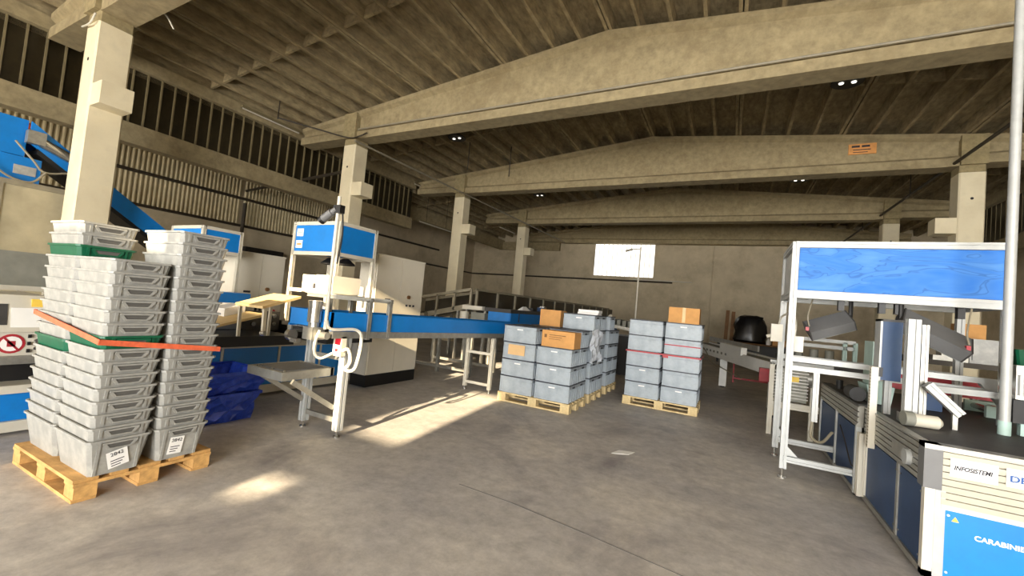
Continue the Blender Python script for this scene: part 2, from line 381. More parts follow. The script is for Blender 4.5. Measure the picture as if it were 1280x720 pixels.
# corrugated cladding panels + pipes on left wall
def corrugated(y0, y1, z0, z1, lab):
    m = MB(); n = int((y1-y0)/.12); vs = []
    for i in range(n*4+1):
        ph = i % 4; y = y0 + i*(y1-y0)/(n*4); x = XL + .02 + (.05 if ph in (1, 2) else 0)
        vs += [(x, y, z0), (x, y, z1)]
    m.add(vs, [(2*i, 2*i+2, 2*i+3, 2*i+1) for i in range(n*4)])
    return obj('cladding_panel', m, 'corrugated', wl)
for y0, y1 in ((2.0, 8.55), (8.65, 14.0)):
    corrugated(y0, y1, 3.5, 4.42, ''); corrugated(y0, y1, 4.5, 5.7, '')
def pipe(name, pts, r, m, lab, cat='pipe', n=8):
    return tag(obj(name, MB().tube(pts, r, n), m, smooth=True), lab, cat)
pipe('wall_pipe', [(XL+.1, YB+.3, 4.46), (XL+.1, 20, 4.46)], .05, 'pipe_dark', 'dark pipe dividing the upper corrugated cladding sheets')
pipe('wall_pipe', [(XL+.1, YB+.3, 3.48), (XL+.1, YF-.1, 3.50), (-2.9, YF-.1, 3.54)], .045, 'pipe_dark', 'long dark pipe running round the corner below the bright window')
pipe('wall_tube_light', [(-5.0, YF-.03, 3.635), (-1.95, YF-.03, 3.62)], .03, 'white', 'thin white tube fixed to the end wall under the bright window', 'tube')
pipe('downpipe', [(XL+.22, 8.6, 4.3), (XL+.22, 8.6, 3.4), (XL+.4, 8.5, 3.0), (XL+.4, 8.5, 2.7)], .06, 'pipe_dark', 'dark bent downpipe between two corrugated sheets')
pipe('brace_tube', [(XL+.2, 8.6, 4.75), (-9.5, 7.75, 4.75)], .045, 'pipe_dark', 'dark tie tube from corrugated wall to the column behind the blue booth')
for k, x in enumerate((-10.9, -1.0, 2.2)):
    pipe('wall_conduit', [(x, YF-.04, 0.2), (x, YF-.04, 5.6)], .03, 'wall', ['beige vertical conduit beside the guard fence end of the wall', 'beige vertical conduit on the bare stretch of end wall', 'beige vertical conduit on the end wall by the black bag'][k])

# conduits, tube lights, high-bay lamps
pipe('beam_conduit', [(-9.1, 7.66, 5.83), (4.3, 7.66, 5.83)], .022, 'pipe_grey', 'pale conduit clipped along the lower edge of the big beam')
pipe('hall_conduit', [(-9.1, 7.6, 5.5), (-9.1, 23.6, 5.62)], .03, 'pipe_grey', 'long conduit running along the column heads on the blue booth side')
pipe('hall_conduit', [(4.3, 8.5, 5.62), (4.3, 23.6, 5.8)], .035, 'pipe_dark', 'long dark conduit along the column heads on the sorting machine side')
for k, y in enumerate((10.5, 15.6, 20.5)):
    pipe('drop_rod', [(4.3, y, 5.65), (4.3, y, 6.6)], .014, 'pipe_dark', 'thin rod hanging the dark conduit, ' + ['first', 'second', 'third'][k] + ' from the blue sign')
for k, (x, y) in enumerate(((-10.6, 6.4), (-7.6, 10.7), (-6.6, 11.6))):
    pipe('drop_rod', [(x, y, 5.65 if k else 5.75), (x, y, ztop(x))], .016, 'pipe_dark', ['thin rod hanging between the first and second white columns', 'thin rod hanging beyond the conduit beam by a high-bay lamp', 'thin rod hanging midway before the plated beam'][k])
pipe('sag_cable', curve_pts([(-10.6, 6.4, 5.78), (-9.9, 7.1, 5.68), (-9.4, 7.62, 5.62), (-8.9, 7.55, 5.58), (-8.75, 7.66, 5.7)], 5), .02, 'pipe_dark', 'dark cable sagging over to the second white column head', 'cable')
pipe('cable_loop', curve_pts([(-9.68, 2.48, 5.42), (-9.3, 2.46, 5.38), (-9.12, 2.46, 5.5)], 5), .014, 'white', 'pale cable looped round the head of the first white column', 'cable')
pipe('cable_loop', curve_pts([(-8.6, 2.9, 5.75), (-8.4, 3.05, 5.7), (-8.42, 3.2, 5.55)], 5), .012, 'white', 'pale cable end curling from the beam above the crate stack', 'cable')
def tube_light(p, q, lab, m='white', rod=0):
    t = thing('tube_light', lab, 'light', p, group='tube lights under the roof')
    P = Vector(p); Q = Vector(q); d = (Q-P).normalized()
    obj('housing', MB().bar(P, Q, .1, .05), 'mullion', t)
    if rod:
        for f in (.2, .8): q_ = P.lerp(Q, f); obj('hanger', MB().cyl(q_, (q_.x, q_.y, ztop(q_.x)+.1), .01, 6), 'pipe_dark', t)
    obj('tube', MB().cyl(P+Vector((0,0,-.045))+d*.03, Q+Vector((0,0,-.045))-d*.03, .02, 8), m, t, smooth=True)
tube_light((-11.45, 5.95, 6.0), (-11.45, 7.6, 6.0), 'unlit tube light on the edge beam near the column behind the booth')
tube_light((-11.45, 12.6, 6.05), (-11.45, 14.4, 6.05), 'unlit tube light past the end of the clerestory, higher one')
tube_light((-11.62, 13.3, 4.7), (-11.62, 15.6, 4.7), 'unlit tube light past the end of the clerestory, lower one', rod=1)
tube_light((-11.2, 19.2, 5.7), (-11.2, 21.0, 5.7), 'unlit tube light in the far corner behind the last column')
def highbay(x, y, lab):
    z = ztop(x)
    t = thing('high_bay_lamp', lab, 'lamp', (x, y, z), group='round high-bay lamps')
    obj('canopy_disc', MB().lathe((x, y, z-.16), [(0, .1), (.16, .1), (.27, .02), (.27, 0), (0, 0)], 20), 'black', t, smooth=True)
    obj('hanger', MB().box(x-.02, x+.02, y-.02, y+.02, z-.07, z+.05), 'black', t)
    for s in (-1, 1): obj('lens', MB().lathe((x+s*.1, y, z-.175), [(0, 0), (.04, .0), (.045, .016), (0, .02)], 12), 'lamp_white', t)
highbay(1.74, 9.97, 'round black high-bay lamp with two white lenses beside the tall white pole')
highbay(-7.6, 10.0, 'round black high-bay lamp with two white lenses by the second column')
highbay(-7.6, 16.2, 'round black high-bay lamp with two white lenses by the third column')
highbay(1.7, 16.2, 'round black high-bay lamp with two white lenses beyond the plated beam')
highbay(-3.0, 20.6, 'round black high-bay lamp with two white lenses above the far window')

# floor joint line: thin recessed strip of darker mortar
tag(obj('trim_2', MB().bar((-1.9, 2.99, .0003), (-1.4, 2.975, .0003), .006, .002).bar((-1.4, 2.975, .0003), (-.8, 2.90, .0003), .009, .002).bar((-.8, 2.90, .0003), (.5, 2.70, .0003), .005, .002), 'scanner_grey'), 'thin dark joint line cut into the concrete floor', 'joint', kind='structure')

# ------------------------------------------------------------------ pallets
def make_pallet(m, label, loc, rz=0, group='wooden pallets', kx=1.0):
    t = thing('wooden_pallet', label, 'pallet', loc, rz, group)
    pk = {}
    def pc(name, sx, sy, sz, x, y, z):
        k = (name, sx, sy, sz, m)
        if k not in pk: pk[k] = MB().box(-sx/2, sx/2, -sy/2, sy/2, 0, sz).mesh(name, m)
        o = linkobj(name, pk[k], t, True); o.location = (x*kx, y, z); o.rotation_euler = (0, 0, random.uniform(-.006, .006))
    for y in (-.3375, 0, .3375):
        pc('bottom_board', 1.2*kx, .12, .022, 0, y, 0)
        for x in (-.53, 0, .53): pc('block', .14, .115, .078, x, y, .022)
    for x in (-.53, 0, .53): pc('cross_board', .14, .8, .022, x, 0, .10)
    for y in (-.3375, -.168, 0, .168, .3375): pc('plank', 1.2*kx, .125 if y in (-.3375, 0, .3375) else .095, .022, 0, y, .122)
    return t

# ------------------------------------------------------------------ nested grey totes (left stack)
def rect(hx, hy, z, c=.02): return [(-hx+c,-hy,z),(hx-c,-hy,z),(hx,-hy+c,z),(hx,hy-c,z),(hx-c,hy,z),(-hx+c,hy,z),(-hx,hy-c,z),(-hx,-hy+c,z)]
CH = .24; PITCH = .0852
def stiffener(b, s, y, z0):
    x = lambda z: .275 - .010 - (CH-.02-z)*.16
    xa, xb = x(z0), x(CH-.016)
    b.add([(s*(xa-.002), y-.008, z0), (s*(xa+.007), y-.008, z0), (s*(xa+.007), y+.008, z0), (s*(xa-.002), y+.008, z0), (s*(xb-.002), y-.008, CH-.014), (s*(xb+.007), y-.008, CH-.014), (s*(xb+.007), y+.008, CH-.014), (s*(xb-.002), y+.008, CH-.014)],
          [(0,3,2,1),(4,5,6,7),(0,1,5,4),(1,2,6,5),(2,3,7,6),(3,0,4,7)])
    return b
def tote_mesh(m):
    hx, hy = .275, .1755
    ins = lambda z: .010 + (CH-.02-z)*.16
    b = MB().rings([rect(hx-ins(0), hy-ins(0), 0), rect(hx-ins(.14), hy-ins(.14), .14), rect(hx-.010, hy-.010, CH-.016), rect(hx, hy, CH-.014), rect(hx, hy, CH), rect(hx-.011, hy-.011, CH), rect(hx-.012, hy-.012, CH-.03), rect(hx-ins(.01)-.004, hy-ins(.01)-.004, .012)])
    for s in (-1, 1):           # short stiffeners under the rim on the short ends
        for y in (-.108, .108): stiffener(b, s, y, .168)
    return b.mesh('tote', m)
def handle_mesh(m, s):
    h = MB(); x = s*(.275-.004)
    h.bar((x, -.09, .216), (x, .09, .216), .018, .010).bar((x-s*.004, -.06, .178), (x-s*.004, .06, .178), .018, .009)
    h.bar((x, -.088, .216), (x-s*.004, -.06, .178), .016, .008, (1,0,0)).bar((x, .088, .216), (x-s*.004, .06, .178), .016, .008, (1,0,0))
    return h.mesh('handle', m)
TM = {c: (tote_mesh(c), handle_mesh(c, 1), handle_mesh(c, -1)) for c in ('tote_grey', 'green')}
TSLOT = [MB().add([(s*.264,-.06,.184),(s*.264,.06,.184),(s*.264,.082,.209),(s*.264,-.082,.209),(s*.2685,-.06,.184),(s*.2685,.06,.184),(s*.2685,.082,.209),(s*.2685,-.082,.209)], [(0,1,2,3),(7,6,5,4),(0,4,5,1),(1,5,6,2),(2,6,7,3),(3,7,4,0)]).mesh('hand_slot', 'slot_grey') for s in (1, -1)]
ORD = ['topmost', 'second', 'third', 'fourth', 'fifth', 'sixth', 'seventh', 'eighth', 'ninth', 'tenth', 'eleventh', 'twelfth', 'thirteenth', 'fourteenth', 'fifteenth', 'sixteenth', 'seventeenth', 'eighteenth', 'bottom']
def tote(loc, rz, c, label, group):
    o = linkobj('tote', TM[c][0]); o.location = loc; o.rotation_euler = (0, 0, rz); tag(o, label, 'crate', group)
    for k in (1, 2):
        linkobj('handle', TM[c][k], o, True); linkobj('hand_slot', TSLOT[k-1], o, True)
    return o
PR = math.radians(1)                                        # the pallet stands slightly askew
PC = Vector((-4.145, 1.555, 0))
def pl(x, y, z=0): return PC + Vector((x*math.cos(PR)-y*math.sin(PR), x*math.sin(PR)+y*math.cos(PR), z))
make_pallet('pallet', 'orange-brown wooden pallet under the strapped grey tote stacks', PC, PR, kx=.875)
def tote_stack(x, y, n, greens, where, dz=PITCH):
    last = None
    for i in range(n):
        k = n-1-i; c = 'green' if k in greens else 'tote_grey'
        p = pl(x + random.uniform(-.001, .001), y + random.uniform(-.001, .001), .144 + i*dz)
        pos = 'bottom' if i == 0 else ORD[k] + (' from top' if k else '')
        o = tote(p, PR + random.uniform(-.002, .002), c, ('green' if c == 'green' else 'grey') + ' nested plastic tote, ' + pos + ' of ' + where, 'nested totes on the strapped pallet')
        if i == 0:
            last = o
            for yy_ in (-.108, .108): obj('stiffener', stiffener(MB(), 1, yy_, .004), c, o, True)
    return last
A_ = tote_stack(.295, -.2, 15, {6}, 'the lower stack')
B_ = tote_stack(.295, .165, 18, set(), 'all-grey stack')
tote_stack(-.265, -.2, 18, {2, 10}, 'stack with green near its top')
def ticket(parent, txt, y, z, tilt, w, h):
    x = .275 - .010 - (CH-.02-z)*.16 + .008
    R = Matrix.Translation((x, y, z)) @ Matrix.Rotation(.16, 4, 'Y') @ Matrix.Rotation(tilt, 4, 'X')
    p = MB().box(0, .002, -w/2, w/2, -h/2, h/2); p.v = [tuple(R @ Vector(v)) for v in p.v]
    pp = obj('paper_ticket', p, 'paper', parent, True)
    q = MB()
    for k in range(3): q.box(.0022, .003, -w*.35, w*(.3-.1*k), -.012-.018*k, -.006-.018*k)
    q.v = [tuple(R @ Vector(v)) for v in q.v]; obj('printed_line', q, 'ink', pp, True)
    cu = text('lettering', txt, .035, (0,0,0), (0,0,0), 'ink', pp, True)
    cu.matrix_local = R @ Matrix.Translation((.003, 0, h*.3)) @ Matrix.Rotation(RX, 4, 'X') @ Matrix.Identity(4) if False else R @ Matrix.Translation((.003, 0, h*.3)) @ Matrix(((0,0,1,0),(1,0,0,0),(0,1,0,0),(0,0,0,1)))
ticket(A_, '2842', .0, .10, .25, .11, .12)
ticket(B_, '2842', -.03, .10, -.05, .09, .13)
# strap round the three stacks
sp = []
for (a, b) in (((-.556, -.02, 1.14), (-.556, -.384, 1.13)), ((-.556, -.384, 1.13), (.578, -.384, 1.03)), ((.578, -.384, 1.03), (.578, .348, .95)), ((.578, .348, .95), (.02, .348, .97))):
    sp.append((pl(*a), pl(*b)))
s_ = MB()
for i, (a, b) in enumerate(sp):
    d = (b-a).normalized(); out = d.cross(Vector((0,0,1)))
    s_.sweep(a - d*.004, b + d*.004, [(-.002,-.018),(.002,-.018),(.002,.018),(-.002,.018)])
tag(obj('orange_strap', s_, 'strap'), 'orange lashing strap pulled round the grey tote stacks', 'strap')

# ------------------------------------------------------------------ lidded euro boxes
BH = .267
def eurobox_mesh(m):
    hx, hy = .282, .19; t = BH - .018
    b = MB().rings([rect(hx-.058, hy-.012, 0, .008), rect(hx-.054, hy-.008, t-.05, .008), rect(hx-.004, hy-.002, t-.045, .008), rect(hx-.002, hy, t, .008)])
    for s in (-1, 1):
        for y in (-.17, -.10, -.035, .035, .10, .17):
            b.box(min(s*(hx-.07), s*(hx-.003)), max(s*(hx-.07), s*(hx-.003)), y-.011, y+.011, .004, t-.05)
        for x in (-.26, .26): b.box(x-.007, x+.007, min(s*(hy-.02), s*(hy-.003)), max(s*(hy-.02), s*(hy-.003)), .004, t-.05)
    return b.mesh('box_body', m)
EM = {m: eurobox_mesh(m) for m in ('box_plastic',)}
LIDM = MB().rings([rect(.274, .184, BH-.018, .008), rect(.286, .195, BH-.014, .008), rect(.286, .195, BH-.001, .008)]).mesh('lid', 'lid')
HSM = [MB().box(min(s*.270, s*.2825), max(s*.270, s*.2825), -.055, .055, BH-.062, BH-.034).mesh('hand_slot', 'lid') for s in (1, -1)]
TAGM = MB().box(-.05, .05, -.194, -.189, BH-.075, BH-.058).mesh('paper_tag', 'paper')
def eurobox(loc, m, label, group, rz=0):
    o = linkobj('lidded_box', EM[m]); o.location = loc; o.rotation_euler = (0, 0, rz); tag(o, label, 'box', group)
    linkobj('lid', LIDM, o, True)
    for h in HSM: linkobj('hand_slot', h, o, True)
    if random.random() < .45: linkobj('paper_tag', TAGM, o, True)
    return o
def box_stack(x, y, n, m, where, group, skip=0):
    for i in range(n):
        pos = 'bottom' if i == 0 else ('top' if i == n-1 else ['', 'second lowest', 'third lowest', 'fourth lowest'][i])
        eurobox((x + random.uniform(-.006, .006), y + random.uniform(-.006, .006), .144 + i*BH), m, 'blue-grey lidded plastic box, ' + pos + ' of ' + where, group, random.uniform(-.012, .012))
g1 = 'lidded boxes on the pallets by the blue conveyor'
make_pallet('pallet_pale', 'pale wooden pallet under boxes with a printed carton on top', (-2.61, 6.33, 0))
box_stack(-2.915, 6.13, 4, 'box_plastic', 'front stack beside the conveyor legs', g1)
box_stack(-2.315, 6.13, 3, 'box_plastic', 'low stack carrying the printed carton', g1)
box_stack(-2.915, 6.53, 4, 'box_plastic', 'stack behind the front one by the conveyor legs', g1)
box_stack(-2.315, 6.53, 4, 'box_plastic', 'stack right behind the printed carton', g1)
make_pallet('pallet_pale', 'pale wooden pallet in the middle of the three-pallet row', (-2.62, 7.33, 0))
box_stack(-2.915, 7.13, 4, 'box_plastic', 'middle-pallet stack carrying a plain carton', g1)
box_stack(-2.315, 7.13, 5, 'box_plastic', 'middle-pallet stack partly hung with clear film', g1)
box_stack(-2.915, 7.53, 5, 'box_plastic', 'middle-pallet rear stack on the conveyor side', g1)
box_stack(-2.315, 7.53, 5, 'box_plastic', 'middle-pallet rear stack on the aisle side', g1)
make_pallet('pallet_pale', 'pale wooden pallet at the far end of the three-pallet row', (-2.62, 8.4, 0))
box_stack(-2.315, 8.2, 5, 'box_plastic', 'far-pallet stack on the aisle side', g1)
box_stack(-2.315, 8.6, 4, 'box_plastic', 'far-pallet rear stack on the aisle side', g1)
g2 = 'lidded boxes on the lone pallet with red tape'
make_pallet('pallet_pale', 'pale wooden pallet standing alone under boxes with red tape', (-.99, 7.9, 0))
box_stack(-1.29, 7.71, 5, 'box_plastic', 'lone-pallet stack without a carton on it', g2)
box_stack(-.69, 7.71, 5, 'box_plastic', 'lone-pallet stack under the plain carton', g2)
box_stack(-1.29, 8.11, 5, 'box_plastic', 'lone-pallet rear stack behind the uncrowned one', g2)
box_stack(-.69, 8.11, 5, 'box_plastic', 'lone-pallet rear stack behind the carton', g2)
# red tape on the lone pallet
zt = .144 + 3*BH - .02
tag(obj('red_tape', MB().box(-1.595, -.385, 7.503, 7.507, zt-.012, zt+.012).box(-.389, -.385, 7.503, 8.3, zt-.012, zt+.012).box(-.98, -.89, 7.500, 7.504, zt-.05, zt+.012), 'red'), 'red tape wound round the lone pallet of boxes', 'tape')
tag(obj('red_tape', MB().box(-.97, -.405, 7.506, 7.510, .144+3.55*BH, .144+3.55*BH+.018), 'red'), 'faded red tape strip on the fourth box below the carton', 'tape')
# yellowed label on front stack
tag(obj('paper_label', MB().box(-3.09, -2.80, 5.925, 5.932, .144+2.25*BH, .144+2.85*BH), 'cardboard_tape'), 'yellowed sheet of paper stuck to a front box', 'label')

def carton(name, x0, x1, y0, y1, z0, z1, label, tape='x'):
    t = thing(name, label, 'carton', ((x0+x1)/2, (y0+y1)/2, z0))
    obj('carton_body', MB().box(x0, x1, y0, y1, z0, z1), 'cardboard', t)
    if tape == 'x': xm = (x0+x1)/2; obj('tape', MB().box(xm-.025, xm+.025, y0-.002, y1+.002, z1-.002, z1+.002).box(xm-.025, xm+.025, y0-.003, y0, z1-.3*(z1-z0)*3.2, z1), 'cardboard_tape', t)
    elif tape == 'print': obj('printed_line', MB().box(x0+.12, x1-.14, y0-.002, y0, z1-.07, z1-.06).box(x0+.12, x1-.2, y0-.002, y0, z1-.10, z1-.092).box(x0+.12, x1-.22, y0-.002, y0, z1-.13, z1-.123).box(x0+.04, x0+.08, y0-.002, y0, z1-.11, z1-.06), 'wood_dark', t)
    obj('flap_seam', MB().box(x0-.002, x1+.002, (y0+y1)/2-.004, (y0+y1)/2+.004, z1-.001, z1+.0015), 'wood_dark', t)
    return t
carton('cardboard_carton', -2.545, -2.02, 5.96, 6.26, .144+3*BH, .144+3*BH+.245, 'brown cardboard carton with dark print on the low box stack', 'print')
carton('cardboard_carton', -3.05, -2.66, 6.98, 7.28, .144+4*BH, .144+4*BH+.29, 'orange-brown carton beside the top boxes of the middle pallet', 'none')
carton('cardboard_carton', -.94, -.46, 7.58, 7.9, .144+5*BH, .144+5*BH+.26, 'plain taped cardboard carton on the lone pallet stack', 'x')
tag(obj('paper_stack', MB().box(-2.5, -2.12, 7.42, 7.66, .144+5*BH, .144+5*BH+.035).box(-2.49, -2.11, 7.43, 7.67, .144+5*BH+.037, .144+5*BH+.085), 'paper'), 'stack of white paper on top of the middle-pallet boxes', 'paper')
# crumpled clear film hanging on the middle pallet
fm = MB(); nx, nz = 8, 8; vs = []
for i in range(nx+1):
    for k in range(nz+1):
        vs.append((-2.01 + .03*random.random() + .02*math.sin(i*1.7+k), 6.74 + i*.075 + .02*math.sin(k*1.3), .70 + k*.066 - .03*math.sin(i*1.1)))
fm.add(vs, [(i*(nz+1)+k, (i+1)*(nz+1)+k, (i+1)*(nz+1)+k+1, i*(nz+1)+k+1) for i in range(nx) for k in range(nz)])
fo = tag(obj('plastic_film', fm, 'wrap'), 'crumpled pale plastic film hanging over the middle-pallet boxes', 'film')
md = fo.modifiers.new('thick', 'SOLIDIFY'); md.thickness = .004

# sheet of paper on the floor
tag(obj('paper_sheet', MB().add([(-1.07, 4.70, .004), (-.90, 4.78, .004), (-.86, 4.92, .004), (-1.02, 4.86, .006), (-1.07, 4.70, .001), (-.90, 4.78, .001), (-.86, 4.92, .001), (-1.02, 4.86, .001)], [(0,1,2,3),(7,6,5,4),(0,4,5,1),(1,5,6,2),(2,6,7,3),(3,7,4,0)]), 'paper'), 'loose white sheet of paper lying on the concrete floor', 'paper')

# ------------------------------------------------------------------ blue belt conveyor with stand
cv = thing('belt_conveyor', 'blue-sided belt conveyor running behind the box pallets', 'conveyor', (-3.76, 2.85, 0))
def czt(y): return 1.285 - .032*(y-2.85) if y < 7 else 1.152
ys = [2.85, 8.8]
def slab(x0, x1, y0, y1, a0, a1):           # follows the belt's slope
    return MB().add([(x0,y0,czt(y0)+a0),(x1,y0,czt(y0)+a0),(x1,y1,czt(y1)+a0),(x0,y1,czt(y1)+a0),(x0,y0,czt(y0)+a1),(x1,y0,czt(y0)+a1),(x1,y1,czt(y1)+a1),(x0,y1,czt(y1)+a1)],
                    [(0,3,2,1),(4,5,6,7),(0,1,5,4),(1,2,6,5),(2,3,7,6),(3,0,4,7)])
CXA, CXB = -4.12, -3.46
obj('side_panel', slab(CXB-.02, CXB, 2.85, 8.8, -.19, 0), 'blue', cv)
obj('side_panel', slab(CXA, CXA+.02, 2.85, 8.8, -.19, 0), 'blue', cv)
obj('end_panel', slab(CXA, CXB, 2.85, 2.87, -.17, -.005), 'blue', cv)
obj('belt', slab(CXA+.03, CXB-.03, 2.9, 8.78, -.13, -.11), 'rubber', cv)
for x in (CXA+.01, CXB-.01): obj('side_rail', slab(x-.03, x+.03, 2.86, 8.8, -.26, -.19), 'alu_dull', cv)
obj('pan', slab(CXA+.05, CXB-.05, 2.87, 8.75, -.23, -.2), 'black', cv)
obj('roller', MB().cyl((CXA+.04, 2.96, 1.09), (CXB-.04, 2.96, 1.09), .04, 14), 'steel', cv, smooth=True)
# far support frame
for x in (-4.02, -3.53):
    obj('leg', MB().prof((x, 6.2, .06), (x, 6.2, .93), .055, up=(0,1,0)), 'white', cv)
    obj('foot', MB().cyl((x, 6.2, 0), (x, 6.2, .012), .035, 10).cyl((x, 6.2, 0), (x, 6.2, .07), .01, 8), 'steel', cv)
for z in (.14, .66): obj('cross_bar', MB().bar((-4.02, 6.2, z), (-3.53, 6.2, z), .045), 'white', cv)
for x in (-4.02, -3.53):
    obj('leg', MB().prof((x, 8.4, .06), (x, 8.4, .92), .05, up=(0,1,0)), 'white', cv); obj('foot', MB().cyl((x, 8.4, 0), (x, 8.4, .07), .02, 8), 'steel', cv)
# near stand
for x in (-4.03, -3.50):
    obj('leg', MB().prof((x, 3.09, .07), (x, 3.09, 1.02), .075, .075, up=(0,1,0)), 'alu', cv)
    obj('foot', MB().cyl((x, 3.09, 0), (x, 3.09, .014), .035, 10).cyl((x, 3.09, 0), (x, 3.09, .08), .012, 8), 'steel', cv)
obj('cross_bar', MB().bar((-4.0, 3.09, .17), (-3.53, 3.09, .17), .03, .05), 'alu_dull', cv)
obj('cross_bar', MB().bar((-4.0, 3.09, .80), (-3.53, 3.09, .80), .03, .04), 'alu_dull', cv)
# gantry shelf over the conveyor
for x in (-4.1, -3.46):
    obj('gantry_post', MB().prof((x, 3.32, 1.0), (x, 3.32, 1.42), .045, up=(0,1,0)), 'alu_dull', cv)
    obj('gantry_post', MB().prof((x, 3.62, 1.0), (x, 3.62, 1.42), .045, up=(0,1,0)), 'alu_dull', cv)
for y in (3.32, 3.62): obj('gantry_rail', MB().prof((-4.48, y, 1.425), (-3.43, y, 1.425), .045), 'alu_dull', cv)
obj('gantry_shelf', MB().box(-4.5, -3.95, 3.28, 3.66, 1.445, 1.455), 'white', cv)
# drive motor on the end
mo = obj('drive_motor', MB().cyl((-3.63, 2.78, 1.17), (-3.63, 2.78, 1.34), .065, 14).cyl((-3.63, 2.78, 1.34), (-3.63, 2.78, 1.38), .07, 14), 'steel', cv, smooth=True)
obj('gearbox', MB().box(-3.70, -3.56, 2.72, 2.86, 1.0, 1.12).cyl((-3.63, 2.78, 1.12), (-3.63, 2.78, 1.18), .05, 12), 'alu_dull', mo)
obj('drive_shaft', MB().cyl((-3.56, 2.8, 1.05), (-3.44, 2.8, 1.05), .035, 12), 'alu_dull', mo)
obj('bearing', MB().cyl((-4.05, 2.83, 1.0), (-4.0, 2.83, 1.0), .06, 12).box(-4.0, -3.9, 2.8, 2.86, .93, .97), 'steel', cv)
sw = obj('switch_box', MB().box(-3.56, -3.44, 2.98, 3.04, .84, 1.04), 'white', cv)
obj('emergency_stop', MB().box(-3.525, -3.455, 2.97, 2.982, .955, 1.02), 'red_bright', sw)
obj('push_button', MB().cyl((-3.5, 2.965, .9), (-3.5, 2.98, .9), .015, 10), 'red', sw)
obj('cable', MB().tube(curve_pts([(-3.53, 2.78, 1.10), (-3.57, 2.77, .98), (-3.62, 2.82, .86), (-3.60, 2.88, .81), (-3.55, 2.97, .86)], 6), .014, 6), 'white', cv, smooth=True)
obj('cable', MB().tube(curve_pts([(-3.44, 3.0, .9), (-3.36, 3.0, .92), (-3.34, 3.02, .8), (-3.38, 3.0, .72), (-3.3, 3.05, .74), (-3.28, 3.08, 1.02), (-3.34, 3.05, 1.12), (-3.42, 2.82, 1.12), (-3.475, 2.80, 1.2)], 6), .016, 6), 'white', cv, smooth=True)
# side table fixed to stand
tb = thing('outfeed_table', 'small grey steel outfeed table braced to the conveyor stand', 'table', (-4.05, 2.8, 0))
obj('table_top', MB().box(-4.12, -3.62, 2.52, 3.05, .675, .69), 'alu_dull', tb)
obj('table_rim', MB().box(-4.14, -3.60, 2.49, 2.52, .62, .70).box(-3.63, -3.60, 2.52, 3.06, .62, .70).box(-4.14, -4.11, 2.52, 3.06, .62, .70).box(-4.14, -3.60, 3.02, 3.05, .62, .70), 'alu_dull', tb)
obj('liner_plate', MB().box(-4.05, -3.66, 2.57, 2.98, .69, .702), 'scanner_grey', tb)
for x in (-4.03, -3.55): obj('brace', MB().bar((x, 2.56, .62), (x, 3.05, .30), .025, .045), 'alu_dull', tb)
for x in (-4.06, -3.84, -3.66): obj('fixing_bolt', MB().cyl((x, 2.545, .69), (x, 2.545, .708), .013, 8), 'steel', tb)
# thin pole with camera
po = thing('camera_pole', 'thin white pole carrying a small dark camera above the conveyor', 'pole', (-3.66, 2.95, 1.05))
obj('pole', MB().cyl((-3.66, 2.95, 1.15), (-3.66, 2.95, 2.47), .018, 10), 'white', po, smooth=True)
ca = obj('camera_body', MB().cyl((-3.83, 2.92, 2.24), (-3.72, 2.93, 2.31), .04, 12).cyl((-3.72, 2.93, 2.31), (-3.67, 2.94, 2.34), .03, 10), 'scanner_grey', po, smooth=True)
obj('lens_hood', MB().cyl((-3.855, 2.918, 2.224), (-3.825, 2.92, 2.243), .043, 12, .041), 'black', ca)
obj('clamp', MB().box(-3.70, -3.60, 2.92, 2.98, 2.30, 2.38), 'black', po)
obj('cable', MB().tube(curve_pts([(-3.62, 2.97, 2.34), (-3.60, 2.98, 2.1), (-3.62, 2.97, 1.8)], 6), .008, 6), 'black', po)

po.location = Vector(po.location) + Vector((.15, -.128, -.04))

